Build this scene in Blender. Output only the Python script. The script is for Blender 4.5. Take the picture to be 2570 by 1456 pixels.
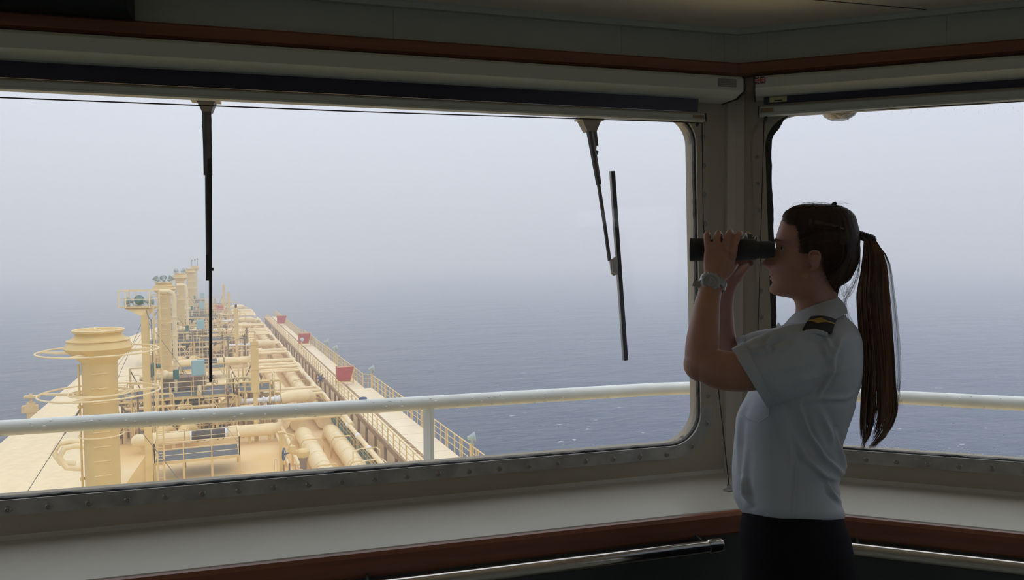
import bpy, bmesh, math, random
from mathutils import Vector, Matrix
for o in list(bpy.data.objects): bpy.data.objects.remove(o)
S = bpy.context.scene; COL = S.collection
random.seed(7)
V = Vector
# ---------------------------------------------------------------- camera, sky, exposure
F = 1900.0; TH = math.radians(22.06); PITCH = math.radians(2.74); ROLL = math.radians(-.36)
CAM = V((0, 0, 1.54))
R3 = Matrix.Rotation(-TH, 3, 'Z') @ Matrix.Rotation(math.pi/2-PITCH, 3, 'X') @ Matrix.Rotation(ROLL, 3, 'Z')
cd = bpy.data.cameras.new('camera'); cam = bpy.data.objects.new('camera', cd); COL.objects.link(cam)
cam.matrix_world = Matrix.Translation(CAM) @ R3.to_4x4()
cd.sensor_width = 36; cd.lens = 36*F/2570; cd.clip_start = .02; cd.clip_end = 9000
S.camera = cam
W = bpy.data.worlds.new('overcast_sky'); S.world = W; W.use_nodes = True
nt = W.node_tree; nt.nodes.clear()
wo = nt.nodes.new('ShaderNodeOutputWorld'); bg = nt.nodes.new('ShaderNodeBackground')
tc = nt.nodes.new('ShaderNodeTexCoord'); sx = nt.nodes.new('ShaderNodeSeparateXYZ'); rp = nt.nodes.new('ShaderNodeValToRGB')
nt.links.new(tc.outputs['Generated'], sx.inputs[0]); nt.links.new(sx.outputs['Z'], rp.inputs[0])
nt.links.new(rp.outputs[0], bg.inputs[0]); nt.links.new(bg.outputs[0], wo.inputs[0])
cr = rp.color_ramp; cr.elements[0].position = 0; cr.elements[0].color = (.50, .575, .70, 1)
cr.elements[1].position = 1; cr.elements[1].color = (.95, .98, 1.05, 1)
e = cr.elements.new(.08); e.color = (.58, .65, .77, 1)
e = cr.elements.new(.2); e.color = (.64, .72, .84, 1)
e = cr.elements.new(.5); e.color = (.86, .91, 1, 1)
SKY = 1.36
bg.inputs[1].default_value = SKY
sl = bpy.data.lights.new('overcast_sun', 'SUN'); sl.energy = .35; sl.angle = math.radians(40); sl.color = (1, .95, .88)
so = bpy.data.objects.new('overcast_sun', sl); COL.objects.link(so)
so.rotation_euler = (math.radians(38), 0, math.radians(60))
S.view_settings.view_transform = 'Standard'; S.view_settings.look = 'None'; S.view_settings.gamma = 1
S.view_settings.exposure = 0.0
S.cycles.volume_bounces = 4; S.cycles.max_bounces = 10; S.cycles.transparent_max_bounces = 16; S.cycles.diffuse_bounces = 6
S.cycles.sample_clamp_indirect = 6
# ---------------------------------------------------------------- helpers
def ray(px, py): return R3 @ V(((px-1285)/F, -(py-728)/F, -1))
def at(px, py, D): return CAM + ray(px, py)*D              # point of the place at a given depth
def G(px, py, z):                                          # point of a horizontal plane
    d = ray(px, py); return CAM + d*((z-CAM.z)/d.z)
MATS = {}
def mat(name, col, rough=.5, metal=0, var=0, vs=6, bump=0, bs=60, alpha=None, spec=.5, emit=None, stretch=(1,1,1), col2=None, trans=0, sss=0, thr=None):
    if name in MATS: return MATS[name]
    m = bpy.data.materials.new(name); m.use_nodes = True; n = m.node_tree.nodes; l = m.node_tree.links
    b = n['Principled BSDF']; b.inputs['Base Color'].default_value = (*col, 1); b.inputs['Roughness'].default_value = rough
    b.inputs['Metallic'].default_value = metal; b.inputs['Specular IOR Level'].default_value = spec
    if trans: b.inputs['Transmission Weight'].default_value = trans
    if sss:
        b.inputs['Subsurface Weight'].default_value = sss; b.inputs['Subsurface Radius'].default_value = (.012, .005, .003); b.inputs['Subsurface Scale'].default_value = .5
    if var or bump or col2:
        t = n.new('ShaderNodeTexCoord'); mp = n.new('ShaderNodeMapping'); mp.inputs['Scale'].default_value = stretch
        l.new(t.outputs['Object'], mp.inputs[0])
    if var or col2:
        z = n.new('ShaderNodeTexNoise'); z.inputs['Scale'].default_value = vs; z.inputs['Detail'].default_value = 5
        l.new(mp.outputs[0], z.inputs['Vector'])
        r = n.new('ShaderNodeValToRGB'); c2 = col2 or tuple(c*(1-var) for c in col)
        lo, hi = thr or (.35, .65)
        r.color_ramp.elements[0].position = lo; r.color_ramp.elements[0].color = (*c2, 1)
        r.color_ramp.elements[1].position = hi; r.color_ramp.elements[1].color = (*col, 1)
        l.new(z.outputs['Fac'], r.inputs[0]); l.new(r.outputs[0], b.inputs['Base Color'])
    if bump:
        z2 = n.new('ShaderNodeTexNoise'); z2.inputs['Scale'].default_value = bs; z2.inputs['Detail'].default_value = 4
        l.new(mp.outputs[0], z2.inputs['Vector'])
        bp = n.new('ShaderNodeBump'); bp.inputs['Strength'].default_value = bump; bp.inputs['Distance'].default_value = .01
        l.new(z2.outputs['Fac'], bp.inputs['Height']); l.new(bp.outputs[0], b.inputs['Normal'])
    MATS[name] = m; return m
def glassmat(name, tint=(1,1,1), rough=.02, refl=1.0):
    m = bpy.data.materials.new(name); m.use_nodes = True; n = m.node_tree.nodes; l = m.node_tree.links; n.clear()
    o = n.new('ShaderNodeOutputMaterial'); mx = n.new('ShaderNodeMixShader'); tr = n.new('ShaderNodeBsdfTransparent'); gl = n.new('ShaderNodeBsdfGlossy')
    lw = n.new('ShaderNodeLayerWeight'); pw = n.new('ShaderNodeMath'); pw.operation = 'POWER'; pw.inputs[1].default_value = 4; l.new(lw.outputs['Facing'], pw.inputs[0])
    fr = n.new('ShaderNodeMath'); fr.operation = 'MULTIPLY_ADD'; fr.inputs[1].default_value = .5; fr.inputs[2].default_value = .02; l.new(pw.outputs[0], fr.inputs[0])
    tr.inputs[0].default_value = (*tint, 1); gl.inputs['Roughness'].default_value = rough
    l.new(fr.outputs[0], mx.inputs[0]); l.new(tr.outputs[0], mx.inputs[1]); l.new(gl.outputs[0], mx.inputs[2]); l.new(mx.outputs[0], o.inputs[0])
    return m
class MB:
    """collects shapes in world coordinates, builds ONE mesh object"""
    def __init__(s): s.v = []; s.f = []
    def add(s, vs, fs):
        k = len(s.v); s.v += [V(p) for p in vs]; s.f += [tuple(i+k for i in f) for f in fs]; return s
    def box(s, c, size, rz=0, M=None):
        hx, hy, hz = size[0]/2, size[1]/2, size[2]/2
        m = M or Matrix.Rotation(rz, 3, 'Z'); c = V(c)
        vs = [c + m @ V((x*hx, y*hy, z*hz)) for x in (-1,1) for y in (-1,1) for z in (-1,1)]
        return s.add(vs, [(0,1,3,2),(4,6,7,5),(0,4,5,1),(2,3,7,6),(0,2,6,4),(1,5,7,3)])
    def bx(s, x0, x1, y0, y1, z0, z1): return s.box(((x0+x1)/2,(y0+y1)/2,(z0+z1)/2), (abs(x1-x0),abs(y1-y0),abs(z1-z0)))
    def loft(s, rings, cap=True, closed=False):
        n = len(rings[0]); k = len(s.v)
        for r in rings: s.v += [V(p) for p in r]
        m = len(rings)
        for i in range(m if closed else m-1):
            a = k+i*n; b = k+((i+1) % m)*n
            for j in range(n): s.f.append((a+j, a+(j+1) % n, b+(j+1) % n, b+j))
        if cap and not closed:
            s.f.append(tuple(k+j for j in range(n))[::-1]); s.f.append(tuple(k+(m-1)*n+j for j in range(n)))
        return s
    def tube(s, pts, r, n=10, closed=False, cap=True, flat=1, up=None):
        """tube through points; r number or list; flat scales the second axis; up = first axis hint"""
        pts = [V(p) for p in pts]; m = len(pts); rings = []
        if not hasattr(r, '__len__'): r = [r]*m
        N = None
        for i in range(m):
            if closed: t = (pts[(i+1) % m]-pts[i-1])
            else: t = pts[min(i+1, m-1)]-pts[max(i-1, 0)]
            t.normalize()
            if up is not None: N = (V(up)-t*V(up).dot(t)).normalized()
            elif N is None:
                N = t.orthogonal().normalized()
            else:
                N = (N - t*N.dot(t)).normalized()
            B = t.cross(N); ri = r[i]
            ra, rb = ri if hasattr(ri, '__len__') else (ri, ri*flat)
            rings.append([pts[i] + N*ra*math.cos(2*math.pi*j/n) + B*rb*math.sin(2*math.pi*j/n) for j in range(n)])
        if closed:
            # align seam
            best = min(range(n), key=lambda q: (rings[0][q]-rings[-1][0]).length)
            if best: rings[0] = rings[0][best:]+rings[0][:best]
            # propagate original order
            if best: rings = [rings[0]]+rings[1:]
        return s.loft(rings, cap, closed)
    def cyl(s, a, b, r, n=16, r2=None): return s.tube([a, b], [r, r if r2 is None else r2], n)
    def bar(s, a, b, w, h=None):
        a = V(a); b = V(b); t = (b-a).normalized(); up = V((0,0,1)) if abs(t.z) < .9 else V((0,1,0))
        x = t.cross(up).normalized(); y = x.cross(t); h = h or w
        q = lambda p: [p-x*w/2-y*h/2, p+x*w/2-y*h/2, p+x*w/2+y*h/2, p-x*w/2+y*h/2]
        return s.loft([q(a), q(b)])
    def lathe(s, c, prof, n=24, axis=(0,0,1), cap=True):
        c = V(c); t = V(axis).normalized(); N = t.orthogonal().normalized(); B = t.cross(N)
        return s.loft([[c + t*h + (N*math.cos(2*math.pi*j/n)+B*math.sin(2*math.pi*j/n))*max(r, 1e-4) for j in range(n)] for r, h in prof], cap)
    def ball(s, c, r, n=14, sc=(1,1,1), M=None):
        c = V(c); M = M or Matrix.Identity(3); rings = []
        for i in range(n//2+1):
            a = -math.pi/2+math.pi*i/(n//2); rr = max(math.cos(a), .01)
            rings.append([c + M @ V((r*sc[0]*rr*math.cos(2*math.pi*j/n), r*sc[1]*rr*math.sin(2*math.pi*j/n), r*sc[2]*math.sin(a))) for j in range(n)])
        return s.loft(rings)
    def ring(s, c, R, r, axis=(0,0,1), n=40, m=8, a0=0, a1=2*math.pi, xdir=None):
        c = V(c); t = V(axis).normalized(); N = (V(xdir)-t*V(xdir).dot(t)).normalized() if xdir else t.orthogonal().normalized(); B = t.cross(N)
        full = abs(a1-a0-2*math.pi) < 1e-6; rings = []
        for i in range(n if full else n+1):
            a = a0+(a1-a0)*i/n; u = N*math.cos(a)+B*math.sin(a)
            rings.append([c+u*(R+r*math.cos(2*math.pi*j/m))+t*r*math.sin(2*math.pi*j/m) for j in range(m)])
        return s.loft(rings, True, full)
    def build(s, name, m, parent=None, smooth=True, bevel=0, label=None):
        me = bpy.data.meshes.new(name); off = V(parent.get('_o', (0,0,0))) if parent else V((0,0,0))
        cen = V((0,0,0))
        if not parent and s.v:
            cen = sum(s.v, V((0,0,0)))/len(s.v)
        me.from_pydata([tuple(p-off-cen) for p in s.v], [], s.f); me.update()
        o = bpy.data.objects.new(name, me); COL.objects.link(o)
        if not parent: o.location = cen
        me.materials.append(m)
        bm = bmesh.new(); bm.from_mesh(me); bmesh.ops.recalc_face_normals(bm, faces=bm.faces); bm.to_mesh(me); bm.free()
        if smooth:
            for p in me.polygons: p.use_smooth = True
            me.set_sharp_from_angle(angle=math.radians(38))
        if bevel:
            b = o.modifiers.new('bevel', 'BEVEL'); b.width = bevel; b.segments = 2; b.limit_method = 'ANGLE'
        if parent:
            o.parent = parent; o['_o'] = tuple(off)
        else: o['_o'] = tuple(cen)
        if label: o['label'] = label
        return o
def tag(o, label=None, cat=None, group=None, kind=None):
    if label: o['label'] = label
    if cat: o['category'] = cat
    if group: o['group'] = group
    if kind: o['kind'] = kind
    return o
def thing(name, label, cat, loc, group=None, kind=None):
    o = bpy.data.objects.new(name, None); COL.objects.link(o); o.location = V(loc); o['_o'] = tuple(V(loc)); o.empty_display_size = .1
    return tag(o, label, cat, group, kind)
def solid(name, mb, m, label=None, cat=None, group=None, kind=None, **k):
    return tag(mb.build(name, m, **k), label, cat, group, kind)
def dup(o, name, loc, parent=None):
    c = o.copy(); COL.objects.link(c); c.name = name; c.location = loc; c.parent = parent; return c
def cr_(P, t):                                               # catmull-rom over lists of tuples
    n = len(P)-1; x = min(max(t, 0), 1)*n; i = min(int(x), n-1); u = x-i
    p0, p1, p2, p3 = P[max(i-1, 0)], P[i], P[i+1], P[min(i+2, n)]
    return tuple(.5*((2*b)+(-a+c)*u+(2*a-5*b+4*c-d)*u*u+(-a+3*b-3*c+d)*u**3) for a, b, c, d in zip(p0, p1, p2, p3))
def smoothpath(P, n): return [cr_(P, i/(n-1)) for i in range(n)]
def interp(tab, x):
    if x <= tab[0][0]: return tab[0][1]
    for (a, p), (b, q) in zip(tab, tab[1:]):
        if x <= b: return p+(q-p)*(x-a)/(b-a)
    return tab[-1][1]
def sstep(a, b, x):
    t = min(max((x-a)/(b-a), 0), 1); return t*t*(3-2*t)
# ---------------------------------------------------------------- materials
M_panel = mat('wall_lining', (.40, .44, .39), .55, var=.08, vs=2, bump=.04, bs=150)
M_beige = mat('beige_paint', (.36, .32, .24), .5, var=.10, vs=3, bump=.05, bs=90)
M_sill = mat('sill_laminate', (.44, .43, .36), .42, var=.06, vs=4, bump=.03, bs=220)
M_wood = mat('varnished_wood', (.21, .07, .032), .35, var=.25, vs=9, stretch=(.3, .3, 6))
M_ceil = mat('ceiling_panel', (.82, .75, .60), .6, var=.04, vs=2)
M_room = mat('plain_bulkhead', (.55, .52, .45), .6)
M_dark = mat('dark_lining', (.045, .055, .055), .55)
M_alu = mat('bare_aluminium', (.42, .41, .39), .40, .6, var=.3, vs=14, bump=.05, bs=60)
M_gasket = mat('black_sealant', (.018, .018, .017), .6, bump=.4, bs=60)
M_chrome = mat('polished_steel', (.62, .60, .57), .16, 1)
M_black = mat('black_plastic', (.012, .012, .014), .4)
M_cass = mat('blind_cassette_paint', (.42, .46, .41), .5, var=.03, vs=3)
M_fab = mat('dark_blue_film', (.020, .018, .036), .34, bump=.03, bs=8, spec=.4)
M_cord = mat('black_cord', (.01, .01, .01), .7)
M_rail = mat('pale_green_rail_paint', (.88, .93, .89), .35, var=.12, vs=8, bump=.12, bs=40)
M_glass = glassmat('window_glass')
CREAM = (.78, .575, .245)
M_cream = mat('cream_deck_paint', CREAM, .5, var=.10, vs=1.6)
M_deck = mat('weathered_deck_paint', (.86, .68, .38), .5, col2=(.80, .53, .20), vs=.13, thr=(.40, .62))
M_creamL = mat('pale_cream_paint', (.90, .73, .42), .45, var=.10, vs=2)
M_walk = mat('walkway_panel_paint', (.92, .79, .55), .55, var=.10, vs=1.2, stretch=(1, .3, 1))
M_brown = mat('rust_and_shade_brown', (.24, .14, .075), .6, var=.3, vs=3)  # rust brown, with the shade among the crowded pipes put into the colour
M_grat = mat('grey_grating', (.11, .12, .13), .7, var=.2, vs=6)
M_green = mat('green_enamel', (.02, .12, .10), .4)
M_greend = mat('green_deck_paint', (.03, .17, .14), .5, var=.2, vs=1)
M_blue = mat('pale_blue_enamel', (.28, .48, .52), .4)
M_red = mat('red_box_paint', (.52, .07, .065), .5, var=.2, vs=2)
M_lampg = mat('grey_green_lamp_metal', (.38, .46, .44), .35, .2)
M_white = mat('white_lagging', (.85, .87, .9), .4)
M_wire = mat('wire_rope', (.22, .20, .18), .6)
M_blueh = mat('blue_handwheel_paint', (.03, .06, .18), .4)
# ================================================================= SETTING: sea, fog, hull
sm = bpy.data.materials.new('sea_water'); sm.use_nodes = True; n = sm.node_tree.nodes; l = sm.node_tree.links; b = n['Principled BSDF']
b.inputs['Base Color'].default_value = (.045, .085, .16, 1); b.inputs['Roughness'].default_value = .16; b.inputs['IOR'].default_value = 1.33
t = n.new('ShaderNodeTexCoord')
def nz(scale, st, det=6):
    mp = n.new('ShaderNodeMapping'); mp.inputs['Scale'].default_value = st; mp.inputs['Rotation'].default_value = (0, 0, .25); l.new(t.outputs['Object'], mp.inputs[0])
    z = n.new('ShaderNodeTexNoise'); z.inputs['Scale'].default_value = scale; z.inputs['Detail'].default_value = det; z.inputs['Roughness'].default_value = .62
    l.new(mp.outputs[0], z.inputs['Vector']); return z
z1 = nz(.045, (1, 1.7, 1)); z2 = nz(.32, (1, 1.8, 1), 8)
ad = n.new('ShaderNodeMath'); ad.operation = 'MULTIPLY_ADD'; l.new(z1.outputs['Fac'], ad.inputs[0]); ad.inputs[1].default_value = 4.5; l.new(z2.outputs['Fac'], ad.inputs[2])
bp = n.new('ShaderNodeBump'); bp.inputs['Strength'].default_value = 1; bp.inputs['Distance'].default_value = 1.5
l.new(ad.outputs[0], bp.inputs['Height']); l.new(bp.outputs[0], b.inputs['Normal'])
z3 = nz(.09, (1, 2.6, 1), 7); z4 = nz(.7, (1, 1.6, 1), 4)
mu = n.new('ShaderNodeMath'); mu.operation = 'MULTIPLY'; l.new(z3.outputs['Fac'], mu.inputs[0]); l.new(z4.outputs['Fac'], mu.inputs[1])
rr = n.new('ShaderNodeValToRGB'); rr.color_ramp.elements[0].position = .375; rr.color_ramp.elements[0].color = (.022, .06, .15, 1)
rr.color_ramp.elements[1].position = .41; rr.color_ramp.elements[1].color = (.75, .8, .85, 1)
l.new(mu.outputs[0], rr.inputs[0]); l.new(rr.outputs[0], b.inputs['Base Color'])
SEA = -26.0
mb = MB(); mb.add([(-2600,-400,SEA),(2600,-400,SEA),(2600,3200,SEA),(-2600,3200,SEA)], [(0,1,2,3)])
solid('sea', mb, sm, 'grey-blue choppy sea fading into fog around the ship', 'sea', kind='structure', smooth=False)
fm = bpy.data.materials.new('fog_air'); fm.use_nodes = True; n = fm.node_tree.nodes; l = fm.node_tree.links; n.clear()
fo = n.new('ShaderNodeOutputMaterial'); fv = n.new('ShaderNodeVolumeScatter'); fv.inputs['Density'].default_value = .0027
fv.inputs['Color'].default_value = (.82, .91, 1, 1); fv.inputs['Anisotropy'].default_value = .2
l.new(fv.outputs[0], fo.inputs['Volume'])
mb = MB(); mb.bx(-2500, 2500, -300, 3000, SEA-2, 110)
fog = solid('sea_fog', mb, fm, 'pale fog lying over the open sea', 'fog', kind='stuff', smooth=False)
# hull and trunk deck (ship forward = +Y, starboard = +X)
DK = -11.5; WK = -9.8
def outline(half):   # symmetric plan outline
    return half + [(-x, y) for x, y in half[::-1]]
mb = MB()
hl = [(18,-40),(18,150),(16.5,170),(12,188),(5,200),(0.5,205)]
ol = outline(hl); mb.loft([[(x, y, SEA-1) for x, y in ol], [(x, y, -17) for x, y in ol]])
solid('ship_hull', mb, M_cream, 'cream hull sides under the raised deck of the tanker', 'hull', kind='structure', smooth=False)
mb = MB()
h1 = [(14.6,2),(14.6,146),(13,156),(9,166)]; h2 = [(13.3,2),(13.3,144),(11.8,153),(8,162)]; h3=[(9.2,2),(9.2,140),(8.5,150),(6,156)]
mk = lambda h, z: [(x, y, z) for x, y in outline(h)]
mb.loft([mk(h1, -17.2), mk(h2, -12.6 ), mk(h3, DK)])
solid('trunk_deck', mb, M_deck, 'weathered cream trunk deck stained orange', 'deck', kind='structure', smooth=False)
# port-side smooth tank cover whose edge makes the left skyline
mb = MB()
pts = [(2,-13.9),(60,-13.9),(110,-12.9),(140,-11.6),(156,-8.5)]
rings = []
for y, xe in pts:
    rings.append([(xe-.5, y, -13.2), (xe, y, DK-.25), (xe+1.0, y, DK+.02), (-8, y, DK+.16), (-6.6, y, DK+.03), (-6.6, y, -13.2)])
mb.loft(rings)
solid('deck_side_plating', mb, M_creamL, 'smooth pale cream plating along the port deck edge', 'deck plating', kind='structure', smooth=False)
# green waterway between pipe deck and walkway
mb = MB(); mb.bx(8.95, 10.0, 4, 66, DK-.5, DK+.05)
solid('deck_gutter', mb, M_greend, 'green painted gutter between the pipes and the walkway', 'gutter', kind='structure', smooth=False)
# ---------------- starboard walkway
wx0 = 9.9
jogs = [(4, 64, 12.95), (64, 106, 12.35), (106, 146, 11.9)]
mbp = MB()
wk = thing('raised_walkway', 'long raised walkway of pale cream panels along the starboard side', 'walkway', (11, 70, WK))
mb = MB()
for y0, y1, xo in jogs:
    y = y0
    while y < y1-.1:
        L = min(2.35, y1-y)
        for a, c in ((wx0+.12, 10.98), (11.22, xo)):
            mb.box(((a+c)/2, y+L/2, WK-.03), (c-a, L-.05, .06))
        y += L
mb.build('floor_panel', M_walk, wk, smooth=False)
mb = MB()
for y0, y1, xo in jogs:
    mb.bx(10.98, 11.22, y0, y1, WK-.16, WK-.10)
y = 4
while y < 146:
    mb.bx(11.0, 11.2, y, y+.14, WK-.1, WK-.02); y += .34
mb.bx(11.03, 11.06, 4, 146, WK-.1, WK-.03); mb.bx(11.14, 11.17, 4, 146, WK-.1, WK-.03)
mb.build('cable_tray', mat('tray_ochre', (.50, .33, .16), .6), wk, smooth=False)
mb = MB()
for y0, y1, xo in jogs:
    mb.bx(wx0, wx0+.1, y0, y1, WK-.35, WK-.02); mb.bx(xo-.05, xo, y0, y1, WK-.25, WK-.06)
    mb.bx(wx0+.2, wx0+.28, y0, y1, WK-.6, WK-.45); mb.bx(wx0-.35, wx0-.2, y0, y1, DK+.05, DK+.35)
    y = y0+1
    while y < y1:
        mb.bx(wx0+.05, wx0+.2, y, y+.15, DK-1.2, WK-.06); mb.bx(xo-.4, xo-.25, y, y+.15, DK-1.2, WK-.06); y += 2.9
mb.build('support_frame', mat('tan_steelwork', (.46,.29,.16), .6, var=.3, vs=2), wk, smooth=False)
mb = MB(); mb.bx(9.3, 9.75, 66, 146, DK, DK+.3); solid('deck_kerb', mb, mat('pinkish_steel', (.62, .38, .24), .6), 'reddish-brown kerb running between the far pipes and the walkway', 'kerb', kind='structure', smooth=False)
def railing(name, path, h, step, label, cat='railing', m=None, parent=None, mids=(.35, .68), pr=.035, rr_=.028, pair=False, group=None):
    """posts + rails along a path of (x,y,z)"""
    m = m or M_cream
    if parent is None: t = thing(name, label, cat, path[0], group=group)
    else: t = parent
    P = [V(p) for p in path]; up = V((0,0,h))
    mb = MB()
    for a, b in zip(P, P[1:]):
        mb.bar(a+up, b+up, rr_*2, rr_*1.6)
        for k in mids: mb.bar(a+up*k, b+up*k, rr_*1.3, rr_*1.1)
    mb.build('rail', m, t, smooth=False)
    posts = []
    for a, b in zip(P, P[1:]):
        L = (b-a).length; k = max(1, round(L/step))
        for i in range(k+1):
            posts.append(a+(b-a)*i/k)
            if pair and i % 2 == 0 and i < k: posts.append(a+(b-a)*(i/k)+(b-a).normalized()*.35)
    seen = []; proto = None; extra = MB()
    for p in posts:
        if any((p-q).length < .05 for q in seen): continue
        seen.append(p)
        if len(seen) <= 95:
            if proto is None:
                q = MB(); q.bx(p.x-pr, p.x+pr, p.y-pr*.6, p.y+pr*.6, p.z-.02, p.z+h); proto = q.build('post', m, t, smooth=False); base = p
            else:
                c = proto.copy(); COL.objects.link(c); c.parent = t; c.location = p-base
        else: extra.bx(p.x-pr, p.x+pr, p.y-pr*.6, p.y+pr*.6, p.z, p.z+h)
    if extra.v: tag(extra.build('post', m, t, smooth=False), kind='stuff')
    return t
o = [(12.95,4,WK),(12.95,64,WK),(12.35,64.6,WK),(12.35,106,WK),(11.9,106.6,WK),(11.9,146,WK)]
railing('walkway_railing', o, 1.12, 1.35, 'outer cream railing of the raised walkway beside the sea', pair=True)
railing('walkway_railing', [(wx0,4,WK),(wx0,140,WK)], .98, 1.5, 'inner cream railing of the raised walkway facing the pipes')
railing('deck_railing', [(9.05,30,DK+.05),(9.05,64,DK+.05)], .95, 1.45, 'low cream railing beside the green gutter')
railing('deck_railing', [(9.0,66,DK),(9.0,132,DK)], .9, 1.9, 'low cream railing along the far part of the pipe deck')
railing('bow_railing', [(-6,158,-11.5),(0,163,-11.5),(6,158,-11.5),(9,150,-11.5),(11.5,147,-10)], 1.1, 1.8, 'faint cream railing across the far fore end of the deck')
# red boxes facing aft on the walkway
def redbox(px, py, label):
    p = G(px, py, WK+.35); t = thing('red_box', label, 'box', p, group=None)
    w, h, d = 1.45, 1.25, .8
    mb = MB(); x0, x1 = p.x-w/2, p.x+w/2
    mb.loft([[(x0,p.y,p.z),(x1-.25,p.y,p.z),(x1-.25,p.y+d*.6,p.z),(x0,p.y+d*.6,p.z)],[(x0,p.y-.1,p.z+h),(x1,p.y-.1,p.z+h),(x1,p.y+d,p.z+h),(x0,p.y+d,p.z+h)]])
    mb.build('shield', M_red, t, smooth=False, bevel=.02)
    mb = MB()
    for x in (x0+.05, x1+.06): mb.bx(x-.05, x+.05, p.y+d, p.y+d+.12, WK, p.z+h+.02)
    mb.bar((x1+.02,p.y-.12,p.z+h), (x1-.32,p.y-.02,p.z-.05), .09); mb.bx(x0,x1,p.y-.13,p.y-.05,p.z+h,p.z+h+.06)
    mb.bx(x0, x1, p.y, p.y+.1, p.z-.1, p.z-.02)
    mb.build('frame', M_cream, t, smooth=False)
    mb = MB(); mb.tube([(p.x-.4,p.y-.1,p.z-.02),(p.x-.4,p.y-.25,p.z-.22),(p.x+.1,p.y-.25,p.z-.22),(p.x+.1,p.y-.1,p.z-.02)], .03, 6); mb.build('handle', M_cream, t)
redbox(868, 957, 'nearest and largest red box standing on the walkway')
redbox(766, 862, 'middle one of the red boxes on the walkway with a green lamp before it')
redbox(708, 812, 'farthest small red box at the fore end of the walkway')
# floodlights
def floodlight(p, yaw, pitch, s, label, m=None, postdown=0, group=None, name='floodlight', pm=None):
    m = m or M_lampg; t = thing(name, label, 'floodlight', p, group=group); p = V(p)
    if postdown:
        mb = MB(); mb.bx(p.x-.09, p.x-.02, p.y-.05, p.y+.05, p.z-postdown, p.z); mb.bx(p.x+.02, p.x+.09, p.y-.05, p.y+.05, p.z-postdown, p.z)
        mb.build('post', pm or M_cream, t, smooth=False)
    ax = V((math.cos(yaw)*math.cos(pitch), math.sin(yaw)*math.cos(pitch), math.sin(pitch)))
    c = p+V((0,0,.38*s))
    mb = MB(); mb.lathe(c, [(.10*s,-.30*s),(.15*s,-.28*s),(.16*s,-.14*s),(.2*s,-.1*s),(.33*s,.16*s),(.36*s,.18*s),(.36*s,.22*s)], 18, ax, cap=True); mb.build('housing', m, t)
    mb = MB(); mb.lathe(c, [(.33*s,.221*s),(.30*s,.24*s),(.001,.26*s)], 18, ax); mb.build('lens', mat('lamp_glass', (.55,.62,.62), .1, spec=.8), t)
    side = ax.cross(V((0,0,1))).normalized()
    mb = MB(); mb.tube([c+side*.34*s, c+side*.36*s-V((0,0,.3*s)), p, c-side*.36*s-V((0,0,.3*s)), c-side*.34*s], .03*s, 6); mb.cyl(p-V((0,0,.02)), p+V((0,0,.08*s)), .09*s, 10)
    mb.build('bracket', M_lampg, t)
    return t
for (px, py, lab, s) in [(1188,1112,'nearest pale floodlight on the walkway railing, low over the sea',.8),(936,936,'pale floodlight on the railing just beyond the nearest red box',.9),(847,882,'pale floodlight on the railing between the nearest and middle red boxes',.95),(824,866,'small pale floodlight on the railing right of the middle red box',.9)]:
    z = WK+1.28; p = G(px, py, z); p.x = 12.95 if p.y < 64 else 12.4
    q = p.copy()
    floodlight(p, -.25, .12, s, lab, postdown=1.3)
p = G(757, 858, WK+.9); floodlight(p, -1.2, .2, .7, 'dark green lamp in front of the middle red box', m=M_green, postdown=.9)
# small blue items on walkway
p = at(804, 950, 66); t = thing('rail_valve', 'dark blue spiky valve handwheel on the inner walkway railing', 'valve', p)
mb = MB(); mb.ring(p, .16, .05, (.3,-1,.8), 12, 6)
for k in range(6): a = k*math.pi/3; mb.cyl(p, p+V((.42*math.cos(a), 0, .42*math.sin(a))), .035, 6)
mb.build('handwheel', M_blueh, t); mb = MB(); mb.cyl(p-V((0,0,1)), p, .07, 8); mb.build('stem', M_brown, t)
p = at(911, 1001, 56); mb = MB(); mb.ball(p, .22, 10, (1.5,.7,.7)); solid('mooring_hood', mb, M_blueh, 'small dark blue cover lying on the walkway just above the white handrail', 'cover')
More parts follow.
